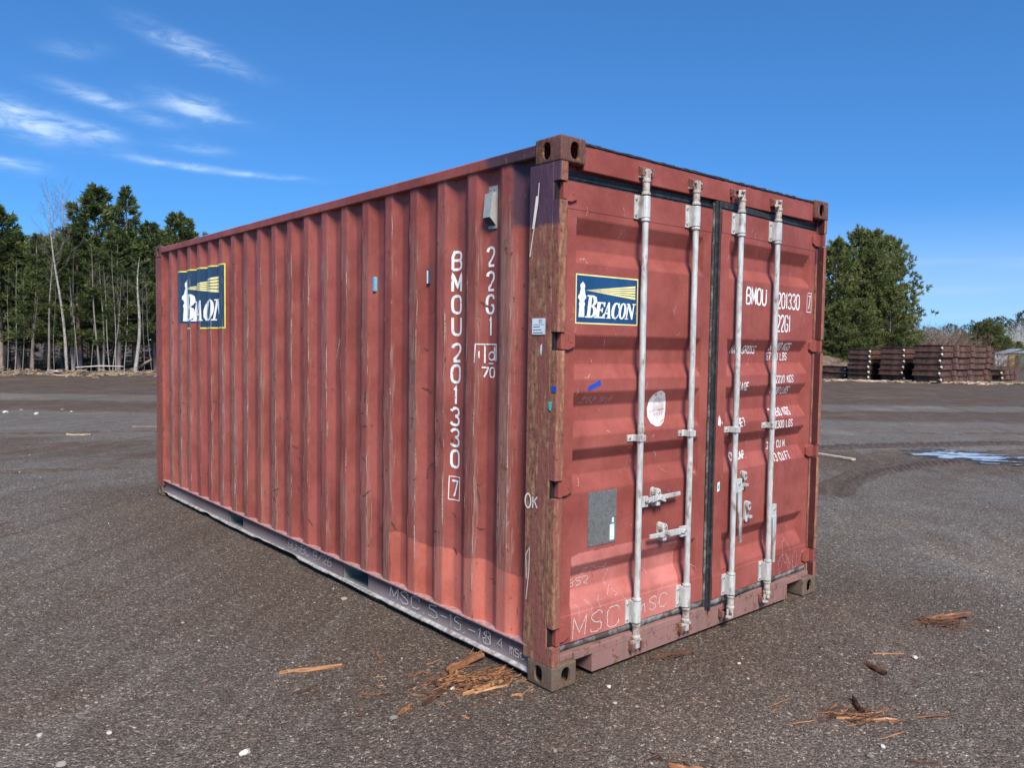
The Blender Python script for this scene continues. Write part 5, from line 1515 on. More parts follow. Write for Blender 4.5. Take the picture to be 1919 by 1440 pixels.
gl = nd(nt, "ShaderNodeBsdfPrincipled", {"Base Color": (0.42, 0.41, 0.395, 1), "Roughness": 0.06, "IOR": 2.0, "Specular IOR Level": 1.0})  # pale base colour paints in the bright sky sheen on the water
tp = nd(nt, "ShaderNodeBsdfTransparent")
ms = nd(nt, "ShaderNodeMixShader", {0: smooth(nt, wet, 0.525, 0.545)})
rm_ = nd(nt, "ShaderNodeMixShader", {0: smooth(nt, wet, 0.44, 0.50, 0.0, 0.85)})
nt.links.new(tp.outputs[0], rm_.inputs[1]); nt.links.new(rim.outputs[0], rm_.inputs[2])
nt.links.new(rm_.outputs[0], ms.inputs[1]); nt.links.new(gl.outputs[0], ms.inputs[2])
oo = nd(nt, "ShaderNodeOutputMaterial"); nt.links.new(ms.outputs[0], oo.inputs[0])
m = MB(); n = 48
m.add([(1.5 * math.cos(2 * math.pi * i / n), 1.1 * math.sin(2 * math.pi * i / n), 0) for i in range(n)], [tuple(range(n))])
pud = tag(m.build("puddle", m_pud), kind="structure")
pud.location = (11.0, 2.1, float(np.max(ground_z(np.linspace(9.9, 12.4, 30), np.linspace(3.1, 1.0, 30)))) + 0.004); pud.rotation_euler = (0, 0, RA)
M_plank = make_simple("pale_plank", (0.42, 0.36, 0.27), 0.25, 20.0, 0.8)
m = MB(); m.box((-0.42, -0.045, 0), (0.42, 0.045, 0.032)); o = tag(m.build("plank", M_plank, bevel=0.004), "pale weathered plank on the ground beyond the right post", "plank")
o.location = (9.05, 3.30, float(ground_z(9.05, 3.3)) + 0.004); o.rotation_euler = (0.0, 0.0, math.atan2(-0.55, -0.12))
for i, (x, y, L, a, lab) in enumerate(((3.6, 14.6, 0.7, RA, "dark stick lying on the far gravel left of the container"), (1.9, 13.2, 0.55, RA + 0.05, "pale brown stick on the far gravel at the left"), (0.6, 12.6, 0.45, RA - 0.1, "cream wood sliver on the far gravel at the left edge"), (1.1, 8.4, 0.5, RA, "grey bent stick on the gravel left of the far corner"))):
    V = []; F = []; T = []; rg = np.random.default_rng(200 + i); d = np.array([math.cos(a), math.sin(a)]) * L / 2
    for k in range(2):
        splinter(V, F, T, (x - d[0], y - d[1] + 0.02 * k), (x + d[0], y + d[1]), 0.05, 0.03, float(ground_z(x, y)), float(ground_z(x, y)) + 0.01, (0.05, 0.30, 0.62, 0.2)[i], rg)
    tag(link("wood_stick", np_mesh("wood_stick", np.array(V), np.array(F), M_brush, False, np.array(T))), lab, "stick", "sticks on the far gravel")

# ------------------------------------------------------------------ trees
M_needle = tint_mat("pine_needles", [(0.0, (0.044, 0.058, 0.022)), (0.45, (0.090, 0.126, 0.044)), (0.8, (0.155, 0.192, 0.062)), (1.0, (0.22, 0.235, 0.088))], 0.6, 3.0, 0.25, 0.40, 0.15)
M_needle_far = tint_mat("far_needles", [(0.0, (0.045, 0.060, 0.034)), (0.5, (0.080, 0.102, 0.052)), (1.0, (0.15, 0.165, 0.075))], 0.6, 3.0, 0.25, 0.2, 0.15)
def bark_mat(name, a, b, c, band):
    m, nt = mat_new(name)
    ob = nd(nt, "ShaderNodeTexCoord").outputs["Object"]
    n = noise(nt, scaled(nt, ob, (14.0, 14.0, 3.0)), 1.0, 4.0, 0.65)
    col = mix(nt, smooth(nt, n, 0.3, 0.7), a, b)
    k = noise(nt, scaled(nt, ob, (5.0, 5.0, 16.0)), 1.0, 3.0, 0.6)
    col = mix(nt, smooth(nt, k, band, band + 0.05), col, c)
    finish(nt, col, 0.85, n, 0.6, 0.02, spec=0.2)
    return m
M_pinebark = bark_mat("pine_bark", (0.17, 0.125, 0.10), (0.33, 0.265, 0.225), (0.07, 0.05, 0.04), 0.62)
M_birch = bark_mat("birch_bark", (0.20, 0.18, 0.16), (0.38, 0.355, 0.32), (0.06, 0.05, 0.045), 0.57)
M_greybark = bark_mat("grey_bark", (0.13, 0.115, 0.098), (0.26, 0.235, 0.205), (0.06, 0.05, 0.042), 0.60)
M_paleb = bark_mat("pale_aspen_bark", (0.40, 0.385, 0.35), (0.58, 0.56, 0.51), (0.17, 0.15, 0.13), 0.64)
M_brownb = bark_mat("brown_twig_bark", (0.15, 0.10, 0.075), (0.27, 0.185, 0.14), (0.07, 0.045, 0.035), 0.62)

def np_tube(V, F, pts, rad, n=3):
    o = len(V); pts = [np.array(p, float) for p in pts]
    for i, p in enumerate(pts):
        d = pts[min(i + 1, len(pts) - 1)] - pts[max(0, i - 1)]; d = d / (np.linalg.norm(d) + 1e-9)
        u = np.cross(d, (0.31, 0.62, 0.72)); u /= (np.linalg.norm(u) + 1e-9); w = np.cross(d, u)
        for k in range(n):
            a = 2 * math.pi * k / n
            V.append(tuple(p + (u * math.cos(a) + w * math.sin(a)) * rad[i]))
    for i in range(len(pts) - 1):
        for k in range(n):
            a = o + i * n + k; b = o + i * n + (k + 1) % n
            F.append((a, b, b + n, a + n))

def conifer(seed, H=9.0, base=0.32, R=1.8, style="pine", nb=90, tuft=7, dens=7, leaf=1.0, dead=10, tone0=0.5):
    """returns (trunk mesh, crown mesh); crown = many small needle blades grouped on real branches"""
    rg = np.random.default_rng(seed)
    TV = []; TF = []
    lean = rg.normal(size=2) * 0.012
    tr = lambda z: np.array([lean[0] * z + 0.05 * math.sin(z * 0.7 + seed), lean[1] * z + 0.05 * math.cos(z * 0.6), z])
    zs_ = np.linspace(-0.1, H, 12)
    r0 = 0.012 * H + 0.015
    np_tube(TV, TF, [tr(z) for z in zs_], [max(0.008, r0 * (1 - z / H) ** 0.8) for z in np.maximum(zs_, 0)], 8)
    P = []; D = []; S = []; T = []
    for i in range(nb):
        t = ((i + rg.random()) / nb) ** 1.12
        z = H * lerp(base, 0.985, t)
        az = i * 2.399 + rg.normal() * 0.4
        if style == "pine":
            pr = (0.62 + 0.38 * min(1, t / 0.25)) * (1 - t ** 2.4) + 0.07
            el = lerp(-0.05, 0.75, t ** 1.3) + rg.normal() * 0.16
        elif style == "round":
            pr = (0.70 + 0.30 * min(1, t / 0.3)) * (1 - t ** 3.6) ** 0.8 + 0.06
            el = lerp(-0.10, 0.85, t ** 1.5) + rg.normal() * 0.2
        else:
            pr = (1 - t) ** 0.85 * 0.97 + 0.05
            el = lerp(-0.28, 0.6, t ** 1.6) + rg.normal() * 0.12
        L = R * pr * rg.uniform(0.55, 1.15)
        o = tr(z)
        h = np.array([math.cos(az), math.sin(az), 0.0])
        up = np.array([0, 0, 1.0])
        bp = []
        for k in range(5):
            s = k / 4
            bp.append(o + h * L * s * math.cos(el) + up * (L * s * math.sin(el) + 0.14 * L * s * s))
        np_tube(TV, TF, bp, [0.022 * (1 - 0.8 * k / 4) * (0.5 + 0.5 * L / R) for k in range(5)], 3)
        tone = tone0 + 0.20 * rg.normal()
        nt_ = max(3, int(tuft * (0.4 + L / R)))
        for k in range(nt_):
            s = lerp(0.25, 1.0, ((k + rg.random()) / nt_) ** 0.8)
            c = o + h * L * s * math.cos(el) + up * (L * s * math.sin(el) + 0.14 * L * s * s)
            side = np.cross(h, up) * rg.normal() * 0.26 * L * (1.15 - s)
            c = c + side + rg.normal(size=3) * 0.06 * L
            for q in range(dens):
                d = h * rg.uniform(0.4, 1.0) + up * rg.uniform(0.0, 0.9) + rg.normal(size=3) * 0.36 + side * 0.9
                d /= np.linalg.norm(d)
                P.append(c); D.append(d); S.append(leaf * rg.uniform(0.16, 0.34)); T.append(tone + 0.10 * rg.normal() + 0.10 * s)
    # dead lower limbs
    for i in range(dead):
        z = H * rg.uniform(0.10, base + 0.08); az = rg.uniform(0, 6.28); L = R * rg.uniform(0.4, 1.0)
        o = tr(z); h = np.array([math.cos(az), math.sin(az), rg.normal() * 0.12])
        np_tube(TV, TF, [o, o + h * L * 0.5 + (0, 0, -0.03 * L), o + h * L + (0, 0, 0.08 * L)], [0.016, 0.010, 0.004], 3)
    P = np.array(P); D = np.array(D); S = np.array(S)[:, None]; T = np.clip(np.array(T), 0, 1)
    W = np.cross(D, rg.normal(size=D.shape)); W /= np.linalg.norm(W, axis=1)[:, None]
    wd = S * 0.085
    a = P - W * wd * 0.5; b = P + W * wd * 0.5
    c = P + D * S * 0.6 + W * wd; d = P + D * S * 0.6 - W * wd; e = P + D * S
    n = len(P)
    V = np.stack([a, b, c, e, d], 1).reshape(-1, 3)
    F = (np.array([(0, 1, 2, 4), (4, 2, 3, 3)])[:1][None] + (np.arange(n) * 5)[:, None, None]).reshape(-1, 4)
    F3 = (np.array([4, 2, 3]) + (np.arange(n) * 5)[:, None])
    me = bpy.data.meshes.new("crown")
    loops = np.concatenate([F.ravel(), F3.ravel()]); starts = np.concatenate([np.arange(0, F.size, 4), F.size + np.arange(0, F3.size, 3)])
    me.vertices.add(len(V)); me.vertices.foreach_set("co", V.astype(np.float32).ravel())
    me.loops.add(len(loops)); me.loops.foreach_set("vertex_index", loops.astype(np.int32))
    me.polygons.add(len(starts)); me.polygons.foreach_set("loop_start", starts.astype(np.int32))
    me.materials.append(M_needle); me.update(calc_edges=True)
    at = me.attributes.new("tint", "FLOAT", "POINT"); at.data.foreach_set("value", np.repeat(T, 5).astype(np.float32))
    tm = np_mesh("trunk", np.array(TV), np.array(TF), M_pinebark, True)
    return tm, me

def bare_tree(seed, H=8.0, r0=0.06, start=0.45, nb=16, spreadr=1.0, mat=None, lean=(0, 0), twigs=5, thin=1.0):
    rg = np.random.default_rng(seed); TV = []; TF = []; BV = []; BF = []
    ph = rg.uniform(0, 6)
    tr = lambda z: np.array([lean[0] * z + 0.06 * math.sin(z * 0.9 + ph), lean[1] * z + 0.06 * math.cos(z * 0.8 + ph), z])
    zs_ = np.linspace(-0.1, H, 12)
    np_tube(TV, TF, [tr(z) for z in zs_], [max(0.006, r0 * (1 - max(z, 0) / H) ** 0.7) for z in zs_], 7)
    def grow(o, d, L, r, lev):
        d = d / np.linalg.norm(d)
        m1 = o + d * L * 0.5 + rg.normal(size=3) * 0.04 * L; e = o + d * L + np.array([0, 0, 0.12 * L]) + rg.normal(size=3) * 0.06 * L
        np_tube(BV, BF, [o, m1, e], [r, r * 0.7, r * 0.35], 3)
        if lev > 0:
            for k in range(twigs):
                s = rg.uniform(0.3, 1.0); q = o + (e - o) * s
                nd_ = d + rg.normal(size=3) * 0.55 + np.array([0, 0, 0.35])
                grow(q, nd_, L * rg.uniform(0.3, 0.55), r * 0.55, lev - 1)
    for i in range(nb):
        t = lerp(start, 0.97, (i + rg.random()) / nb); az = i * 2.4 + rg.normal() * 0.5
        L = spreadr * (1.15 - t) * rg.uniform(0.7, 1.3) + 0.25
        grow(tr(H * t), np.array([math.cos(az), math.sin(az), rg.uniform(0.7, 1.6)]), L, max(0.006, 0.016 * thin * (1.2 - t)), 2 if L > 0.5 else 1)
    return np_mesh("trunk", np.array(TV), np.array(TF), mat or M_birch, True), np_mesh("branches", np.array(BV), np.array(BF), M_greybark if (mat in (None, M_birch, M_greybark)) else mat, True)

def flat(v):
    return Vector((v.x, v.y, 0))
def spot(u, depth):
    """ground point: bearing u (in 1919ths of the photo's width) at a given distance ahead"""
    q = CAM_POS + CAM_F * depth + CAM_R * ((u - 959.5) / 1462.7 * depth)
    return q.x, q.y
def hgt_at(u, v, depth):
    return (645.4 + (u - 959.5) * 0.01454 - v) * depth / 1462.7 + 1.6345

def plant(name, meshes, u, depth, H, H0, label, cat, group=None, rz=None, sx=1.0, parts=("trunk", "crown"), mats=None, z=0.0):
    x, y = spot(u, depth)
    root = tag(empty(name, (x, y, float(ground_z(x, y)) + z), random.uniform(0, 6.28) if rz is None else rz), label, cat, group)
    s = H / H0
    root.scale = (s * sx, s * sx, s)
    for pn, me in zip(parts, meshes):
        link(pn, me, root)
    return root

LOW = [conifer(8, base=0.18, R=2.2, nb=110, tuft=10, dens=16, dead=9), conifer(9, base=0.22, R=2.1, nb=104, tuft=10, dens=16, dead=9)]
PINE = [conifer(1, base=0.30, R=1.75, nb=110, tuft=10, dens=16), conifer(2, base=0.36, R=1.7, nb=100, tuft=10, dens=16, leaf=1.05)]
SPR = conifer(3, base=0.26, R=1.9, style="spruce", nb=130, tuft=9, dens=14, leaf=0.9)
FULL = [conifer(4, base=0.04, R=2.4, style="round", nb=150, tuft=13, dens=16, leaf=1.1, dead=0, tone0=0.88), conifer(5, base=0.05, R=2.5, style="round", nb=150, tuft=13, dens=16, leaf=1.1, dead=0, tone0=0.88)]
LOWP = [conifer(6, base=0.12, R=1.9, style="pine", nb=46, tuft=6, dens=6, leaf=2.0, dead=0), conifer(7, base=0.06, R=1.7, style="spruce", nb=50, tuft=6, dens=5, leaf=1.8, dead=0)]
for q in LOWP:
    q[1].materials.clear(); q[1].materials.append(M_needle_far)
BIR = [bare_tree(11, 8.0, 0.050, 0.5, 9, 0.8), bare_tree(12, 8.0, 0.040, 0.4, 10, 0.7, M_greybark), bare_tree(13, 8.0, 0.075, 0.55, 10, 1.0, M_greybark), bare_tree(14, 8.0, 0.080, 0.55, 10, 1.0)]
ASP = [bare_tree(21, 6.0, 0.05, 0.3, 18, 1.0, M_paleb, twigs=4, thin=1.5), bare_tree(22, 6.0, 0.05, 0.25, 18, 1.2, M_paleb, twigs=4, thin=1.5)]
SHR = [bare_tree(31, 2.0, 0.03, 0.05, 26, 1.1, M_brownb, twigs=4, thin=0.8)]

# front row of the wood on the left
FRONT = [(-120, 400, 39, "P0", "tall pine at the left edge beyond the frame"), (-55, 400, 38, "P1", "dense pine just left of the picture edge"),
         (4, 384, 38.5, "P0", "tall dark pine at the left edge of the wood"), (34, 428, 40, "L0", "shorter pine right of the leftmost pine"),
         (62, 436, 38, "S", "small pointed pine between the edge pine and the bare birches"), (92, 452, 39.5, "L1", "green pine below the two bare birch crowns"),
         (150, 420, 39, "L0", "pine filling the gap left of the tallest pine"), (186, 353, 40, "P1", "tallest pine with a broad tufted top in the left wood"),
         (222, 430, 39, "L1", "pine between the two tallest tops"), (254, 352, 40.5, "S", "tall pointed spruce next to the container's far corner"),
         (290, 418, 41, "L0", "pine whose top shows just over the container's far corner"), (335, 400, 42, "P1", "pine hidden behind the far corner of the container")]
KIND = {"P0": PINE[0], "P1": PINE[1], "S": SPR, "L0": LOW[0], "L1": LOW[1]}
for u, v, d, k, lab in FRONT:
    nm = "spruce_tree" if k == "S" else "pine_tree"
    plant(nm, KIND[k], u, d, hgt_at(u, v, d), 9.0, lab, "tree", "front row of the left wood", sx=1.2 if k != "S" else 1.0)
i = 0
for d, st, vt in ((45, 34, 440), (52, 40, 450), (60, 46, 462)):
    for u in range(-190, 430, st):
        uu = u + random.uniform(-9, 9); H = hgt_at(uu, vt + random.uniform(-14, 26), d + 0)
        plant("pine_tree", (PINE + LOW + [SPR])[i % 5], uu, d + random.uniform(-2, 2), H, 9.0, "dark pine deeper in the left wood, behind the front row", "tree", "pines deeper in the left wood")
        i += 1
# understorey of young firs that closes the trunk gaps
for k, u in enumerate(range(-150, 330, 26)):
    plant("young_fir", LOWP[1], u + random.uniform(-8, 8), 43 + random.uniform(-1, 4), random.uniform(1.6, 3.2), 9.0, "young fir in the dark understorey of the left wood", "tree", "young firs of the understorey", sx=1.5)
# pale stems and bare trees along the edge
STEMS = [(14, 37.2, 5.2, 1, "thin grey stem left of centre of the dark undergrowth"), (29, 37.6, 5.5, 0, "white birch stem nearest the left edge"), (43, 37.4, 5.0, 1, "slanting grey stem in the undergrowth"),
         (58, 37.0, 4.4, 1, "first thin stem left of the straight pine trunk"), (89, 37.0, 6.4, 2, "straight reddish trunk standing forward of the wood"), (101, 37.3, 4.8, 1, "thin forked stem right of the reddish trunk"),
         (140, 37.4, 5.6, 1, "grey stem right of the leaning birch"), (147, 37.1, 4.6, 0, "thin white stem beside the grey one"), (172, 38.0, 5.0, 1, "thin grey stem under the tallest pine"),
         (185, 37.6, 6.2, 2, "thick leaning trunk under the tallest pine"), (196, 38.0, 6.0, 2, "straight grey trunk right of the leaning one"), (206, 37.3, 5.2, 0, "leaning white stem under the pine"),
         (212, 37.2, 4.8, 0, "second leaning white stem, close to the first"), (218, 37.3, 5.8, 0, "upright white stem right of the leaning pair"), (234, 38.0, 5.0, 0, "spotted white birch behind the thick one"),
         (256, 36.6, 5.6, 3, "thick white birch trunk with black marks near the container"), (270, 38.0, 4.6, 1, "slender stem right of the thick birch"), (284, 38.2, 5.0, 1, "last slender stem before the container")]
for u, d, H, k, lab in STEMS:
    me = BIR[k]
    r_ = plant("birch_tree" if k in (0, 3) else "bare_tree", me, u, d, H, 8.0, lab, "tree", "stems along the wood's edge", parts=("trunk", "branches"), sx={0: 0.75, 1: 0.8, 2: 0.95, 3: 1.7}[k])
    r_.rotation_euler = (random.gauss(0, 0.05), random.gauss(0, 0.05), r_.rotation_euler.z)
x, y = spot(128, 37.0)
for (u0, d, v, u1, lab) in ((128, 37.0, 350, 93, "leaning bare birch with a fine crown above the pines"), (140, 38.5, 340, 122, "tallest bare birch, its twigs reaching highest")):
    H = hgt_at(u0, v, d)
    sd = 41 if u0 == 128 else 42
    dx = (u1 - u0) * d / 1462.7 / H
    me = bare_tree(sd, H, 0.075, 0.52, 24, 1.5, M_birch, lean=(CAM_R.x * dx, CAM_R.y * dx))
    plant("birch_tree", me, u0, d, H, H, lab, "tree", "stems along the wood's edge", rz=0.0, parts=("trunk", "branches"))

# brushwood along the wood's edge
rng = np.random.default_rng(77); V = []; F = []; T = []
for k in range(650):
    u = rng.uniform(-180, 330); d = 35.9 + 1.4 * rng.normal() * 0.6 + 0.5 * math.sin(u * 0.03)
    x, y = spot(u, d); L = rng.uniform(0.12, 0.55); a = RA + rng.normal() * 0.6
    dx, dy = L / 2 * math.cos(a), L / 2 * math.sin(a); z = float(ground_z(x, y)) + rng.random() ** 2 * 0.22
    splinter(V, F, T, (x - dx, y - dy), (x + dx, y + dy), rng.uniform(0.02, 0.07), rng.uniform(0.02, 0.05), z, z + rng.normal() * 0.05, 0.75 * rng.random() ** 1.5, rng)
tag(link("brushwood", np_mesh("brushwood", np.array(V), np.array(F), M_brush, False, np.array(T))), "pale brushwood and bark strewn along the wood's edge", "brushwood", kind="stuff")
for (u0, v0, u1, v1, d, r_, lab, mt) in ((143, 689, 232, 687, 36.8, 0.035, "thin pole lying across the stems at the wood's edge", M_paleb), (95, 700, 118, 696, 35.6, 0.07, "short pale log lying in front of the wood", M_paleb), (262, 690, 285, 674, 37.4, 0.08, "dark broken branch sticking up beside the thick birch", M_brownb)):
    p0 = spot(u0, d); p1 = spot(u1, d); m = MB()
    z0 = max(0.0, hgt_at(u0, v0, d)); z1 = max(0.0, hgt_at(u1, v1, d))
    a = Vector((p0[0], p0[1], z0)); b = Vector((p1[0], p1[1], z1)); c = (a + b) / 2 + Vector((0, 0, 0.05))
    m.tube([a, c, b], [r_, r_ * 0.85, r_ * 0.6], 8); tag(m.build("fallen_branch", mt, smooth_=True), lab, "branch", "wood lying at the wood's edge")

# pines behind the right end of the container
for (u, v, d, k, lab) in ((1440, 450, 53, 0, "bushy pine hidden behind the right door post"), (1500, 442, 52, 1, "bushy pine behind the right door post, second from the left"), (1560, 452, 51, 0, "bushy pine just right of the door post"), (1596, 434, 52, 1, "bushy pine with the left of the highest tops"),
                          (1626, 437, 51.5, 0, "bushy pine with the right of the highest tops"), (1656, 448, 53, 1, "bushy pine with a pointed top at the right of the grove"), (1664, 540, 50, 0, "low bushy pine at the right foot of the grove"), (1610, 560, 49.5, 1, "low bushy pine at the front of the grove"), (1570, 570, 49.5, 0, "low bushy pine at the left foot of the grove")):
    plant("pine_tree", FULL[k], u, d, hgt_at(u, v, d), 9.0, lab, "tree", "pine grove behind the container", sx=0.85 if v < 500 else 1.2)
for k in range(16):
    u = 480 + k * 62
    plant("pine_tree", (PINE + [SPR])[k % 3], u + random.uniform(-15, 15), 58 + random.uniform(-4, 6), random.uniform(6, 8), 9.0, "pine standing out of sight behind the container", "tree", "pines behind the container")

# dirt bank with brush
M_bank = make_simple("dirt_bank", (0.115, 0.078, 0.058), 0.35, 1.6, 0.95, bump=0.8, dirt=(0.19, 0.15, 0.11), dirt_amt=0.6, dirt_scale=3.0, bdist=0.1)
nu, nv = 90, 16; V = []
for i in range(nu + 1):
    u = lerp(1430, 1790, i / nu)
    for j in range(nv + 1):
        d = lerp(46.5, 56, j / nv); x, y = spot(u, d)
        h = math.sin(math.pi * j / nv) ** 0.7 * lerp(1.9, 1.2, i / nu) * min(1, (nu - i) / 14 + 0.02, i / 6 + 0.02)
        V.append((x, y, -0.3 + h * (0.8 + 0.4 * float(vnoise(x, y, 1.4, 51))) + (0.25 * float(vnoise(x, y, 0.5, 52)) if h > 0.1 else 0)))
idx = np.arange(len(V)).reshape(nu + 1, nv + 1)
F = np.stack([idx[:-1, :-1], idx[1:, :-1], idx[1:, 1:], idx[:-1, 1:]], -1).reshape(-1, 4)
tag(link("dirt_bank", np_mesh("dirt_bank", np.array(V), F, M_bank, True)), kind="structure")
for k in range(26):
    u = 1660 + k * 10.5 + random.uniform(-6, 6)
    d = random.uniform(58, 66)
    plant("bare_shrub", SHR[0], u, d, random.uniform(2.2, 3.4) if u < 1800 else random.uniform(1.0, 1.7), 2.0, "brown leafless shrub behind the steel stacks", "shrub", "leafless shrubs behind the stacks", parts=("trunk", "branches"), sx=1.5)
for k in range(14):
    u = 1862 + k * 8 + random.uniform(-3, 3)
    plant("bare_shrub", SHR[0], u, random.uniform(66, 74), random.uniform(0.5, 0.9), 2.0, "low brown scrub in front of the coloured bins", "shrub", "low scrub before the bins", parts=("trunk", "branches"), sx=2.6)

# distant wood on the right
for k in range(46):
    u = 1682 + k * 8.2 + random.uniform(-4, 4)
    v = lerp(610, 588, min(1, max(0, (u - 1800) / 110))) + random.uniform(-12, 12); d = 140 + random.uniform(-8, 20)
    plant("conifer", LOWP[k % 2], u, d, hgt_at(u, v, d), 9.0, "distant dark conifer on the right horizon", "tree", "distant conifers on the right", sx=1.15)
for k in range(64):
    u = 1735 + k * 3.4 + random.uniform(-2, 2)
    if 1806 < u < 1868: u += 90
    d = 112 + random.uniform(-6, 14); v = (617 if u < 1810 else 606) + random.uniform(-5, 14)
    plant("aspen_tree", ASP[k % 2], u, d, hgt_at(u, v, d), 6.0, "pale leafless aspen in the distant right stand", "tree", "pale aspens on the right", parts=("trunk", "branches"), sx=0.9)
for (u, v, d, s_, lab) in ((1802, 622, 92, 0.9, "dark round fir in front of the pale aspens"), (1828, 604, 96, 1.0, "green pine left in the middle clump on the right"), (1846, 600, 95, 1.0, "tallest green pine of the middle clump on the right"), (1866, 608, 94, 1.0, "yellowish pine at the right of the middle clump"),
                            (1884, 632, 88, 1.1, "low green pine behind the white bin"), (1905, 640, 90, 1.2, "low green pine behind the yellow bin"), (1930, 636, 90, 1.2, "low green pine behind the green bin"), (1712, 592, 84, 0.8, "dark pointed spruce beside the grove"), (1730, 618, 90, 1.0, "rounded pine right of the pointed spruce"), (1700, 622, 80, 1.1, "bushy pine low at the grove's right edge")):
    plant("pine_tree", FULL[0] if "spruce" not in lab else LOWP[1], u, d, hgt_at(u, v, d), 9.0, lab, "tree", "pines right of the grove", sx=s_)

# ------------------------------------------------------------------ stacked steel frames
M_steel = make_simple("rusty_steel", (0.105, 0.050, 0.036), 0.4, 3.0, 0.85, bump=0.4, dirt=(0.040, 0.024, 0.019), dirt_amt=0.8, dirt_scale=5.0, coord="Object")
M_steel2 = make_simple("rusty_steel_lug", (0.145, 0.070, 0.046), 0.35, 4.0, 0.85, bump=0.4, dirt=(0.06, 0.032, 0.024), dirt_amt=0.7, dirt_scale=5.0, coord="Object")
M_chalkmark = make_simple("white_end_mark", (0.70, 0.66, 0.58), 0.15, 10.0, 0.8, coord="Object")
def frame_parts(L, W, H):
    out = []
    def beam_y(x0, x1, y0, y1):      # channel seen from its open side
        m = MB(); t = 0.022
        m.box((x0, y0, 0), (x1, y1, t)); m.box((x0, y0, H - t), (x1, y1, H)); 
        return m
    for s, nm in ((0, "end_beam"), (1, "end_beam")):
        x0 = 0 if s == 0 else L - 0.10
        m = beam_y(x0, x0 + 0.10, 0, W); xw = x0 + (0.045 if s == 0 else 0.050)
        m.box((xw, 0.02, 0.0222), (xw + 0.014, W - 0.02, H - 0.0222)); out.append((nm, m, M_steel))
    for s in (0, 1):
        y0 = 0.0 if s == 0 else W - 0.10
        m = beam_y(0.1002, L - 0.1002, y0, y0 + 0.10); yw = y0 + (0.05 if s == 0 else 0.04)
        m.box((0.1003, yw, 0.0222), (L - 0.1003, yw + 0.014, H - 0.0222)); out.append(("side_beam", m, M_steel))
        for f in (0.20, 0.51, 0.83):
            x = f * L; m = MB(); ya = y0 - 0.045 if s == 0 else y0 + 0.0545
            m.box((x, ya, 0.03), (x + 0.34, ya + 0.094, H - 0.03)); out.append(("lug", m, M_steel))
            m = MB(); m.box((x + 0.3402, ya + 0.006, 0.0225), (x + 0.62, ya + 0.0935, H - 0.0225)); out.append(("lug_plate", m, M_steel2))
    for q in range(4):
        x = 0.6 + q * (L - 1.2) / 3; m = MB(); m.box((x, 0.1002, 0.05), (x + 0.08, W - 0.1002, H - 0.05))
        out.append(("cross_bar", m, M_steel))
    m = MB(); m.tube([(0.03, -0.004, H * 0.45), (0.03, 0.06, H * 0.45)], 0.060, 8); out.append(("end_mark", m, M_chalkmark))
    return [(n_, m_.mesh(n_, mt_), mt_) for n_, m_, mt_ in out]
ORD = ["bottom", "second", "third", "fourth", "fifth", "top"]
def stack(x, y, L, W, H, n, where, grp):
    parts = frame_parts(L, W, H * 0.93)
    for k in range(n):
        o = empty("steel_frame", (x + random.uniform(-0.12, 0.12), y + random.uniform(-0.05, 0.05), float(ground_z(x, y)) + 0.05 + k * H), random.gauss(0, 0.006))
        lay = ("upper" if k else "lower") if n == 2 else (ORD[k] if k in (0, n - 1) else ORD[k] + " from the ground")
        tag(o, "rusty steel frame, %s of %s" % (lay, where), "steel frame", grp)
        for nm, me, mt in parts:
            link(nm, me, o)
stack(40.9, 13.75, 7.6, 1.40, 0.333, 6, "the tallest stack at the right", "rusty steel frames")
stack(41.3, 15.80, 7.4, 1.30, 0.308, 6, "the middle stack", "rusty steel frames")
stack(41.3, 17.72, 7.4, 1.25, 0.292, 6, "the left stack of six", "rusty steel frames")
stack(41.8, 19.30, 6.4, 1.60, 0.36, 2, "the low pair left of the stacks", "rusty steel frames")
stack(48.9, 13.4, 2.4, 1.6, 0.30, 2, "the low pair right of the tallest stack", "rusty steel frames")
rng = np.random.default_rng(78); V = []; F = []; T = []
for k in range(420):
    u = rng.uniform(1530, 1919); d = 41.5 + 0.5 * rng.normal(); x, y = spot(u, d); L = rng.uniform(0.1, 0.6); a = RA + rng.normal() * 0.5
    dx, dy = L / 2 * math.cos(a), L / 2 * math.sin(a); z = float(ground_z(x, y)) + rng.random() ** 2 * 0.08
    splinter(V, F, T, (x - dx, y - dy), (x + dx, y + dy), rng.uniform(0.03, 0.12), rng.uniform(0.02, 0.05), z, z, rng.random(), rng)
tag(link("dry_grass_litter", np_mesh("dry_grass_litter", np.array(V), np.array(F), M_brush, False, np.array(T))), "dry straw coloured litter along the foot of the stacks", "litter", kind="stuff")

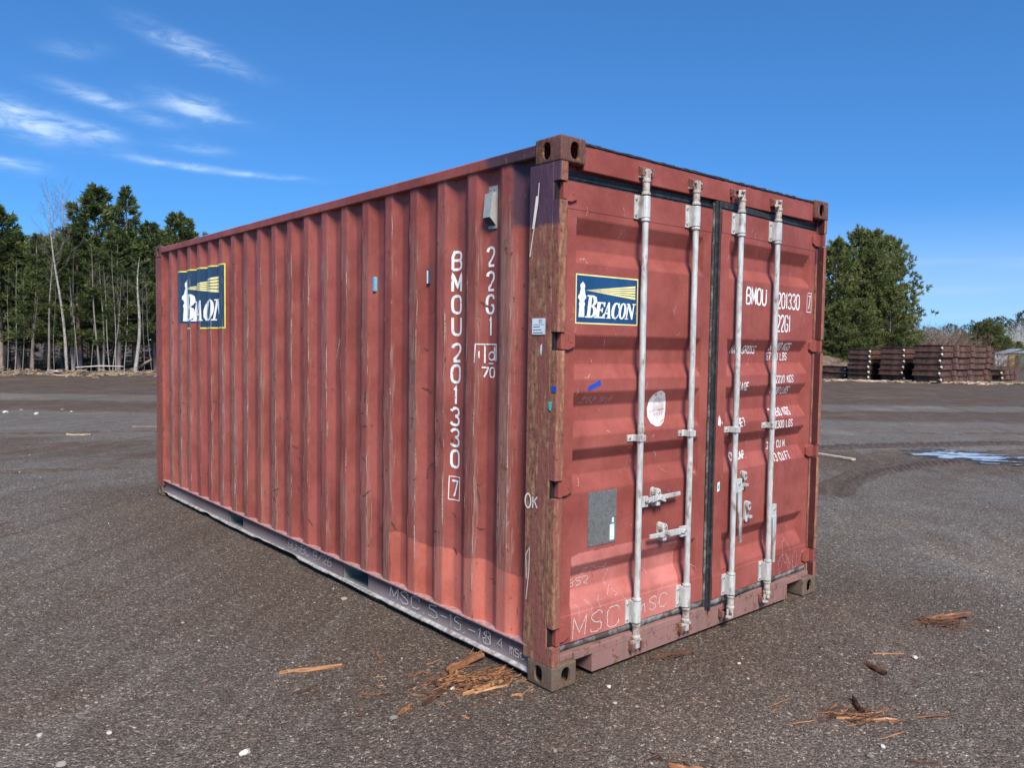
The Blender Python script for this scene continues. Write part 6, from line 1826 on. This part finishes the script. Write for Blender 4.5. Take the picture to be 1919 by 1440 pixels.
# coloured bins far right
def bin_(u0, u1, vt, vb, d, colr, label):
    x0, y0 = spot(u0, d); x1, y1 = spot(u1, d)
    w = math.hypot(x1 - x0, y1 - y0); zt = hgt_at((u0 + u1) / 2, vt, d)
    root = tag(empty("waste_bin", ((x0 + x1) / 2, (y0 + y1) / 2, 0.0), RA), label, "bin", "coloured bins at the far right")
    mt = make_simple("bin_paint_" + label.split()[0], colr, 0.2, 2.0, 0.6, dirt=(0.14, 0.10, 0.08), dirt_amt=0.5, dirt_scale=2.0)
    m = MB(); m.box((-w / 2 + 0.02, 0.05, 0.05), (w / 2 - 0.02, 2.4, zt - 0.06)); m.build("body", mt, root)
    n = max(3, int(w / 0.25))
    me = None
    for k in range(n):
        if me is None:
            q = MB(); q.box((-0.05, 0, 0.05), (0.05, 0.0495, zt - 0.0602)); me = q.mesh("rib", mt)
        r_ = link("rib", me, root); r_.location = (-w / 2 + 0.08 + k * (w - 0.16) / max(1, n - 1), 0, 0)
    m = MB(); m.box((-w / 2, -0.02, zt - 0.06), (w / 2, 2.45, zt)); m.build("rim", mt, root)
bin_(1862, 1886, 666, 690, 82, (0.55, 0.60, 0.64), "white ribbed metal bin beside the stacks")
bin_(1889, 1905, 665, 690, 82.5, (0.40, 0.27, 0.06), "yellow ribbed metal bin between the white and green ones")
bin_(1907, 1940, 666, 690, 82, (0.04, 0.24, 0.15), "green ribbed metal bin at the right edge")
M_sheet = make_simple("grey_sheet", (0.34, 0.37, 0.39), 0.15, 2.0, 0.4, 0.3)
for (u0, u1, va, vb, lab) in ((1876, 1912, 664, 655, "tilted grey lid resting on the bins"), (1908, 1945, 663, 657, "second grey lid at the right edge")):
    p0 = spot(u0, 83); p1 = spot(u1, 83); z0 = hgt_at(u0, va, 83); z1 = hgt_at(u1, vb, 83)
    n_ = Vector((CAM_F.x, CAM_F.y, 0)).normalized() * 1.8
    a, b = Vector((*p0, z0)), Vector((*p1, z1)); th_ = Vector((0, 0, 0.06))
    m = MB(); m.add([a, b, b + n_, a + n_, a + th_, b + th_, b + n_ + th_, a + n_ + th_], [(0, 3, 2, 1), (4, 5, 6, 7), (0, 1, 5, 4), (1, 2, 6, 5), (2, 3, 7, 6), (3, 0, 4, 7)])
    tag(m.build("bin_lid", M_sheet), lab, "lid", "lids on the bins")
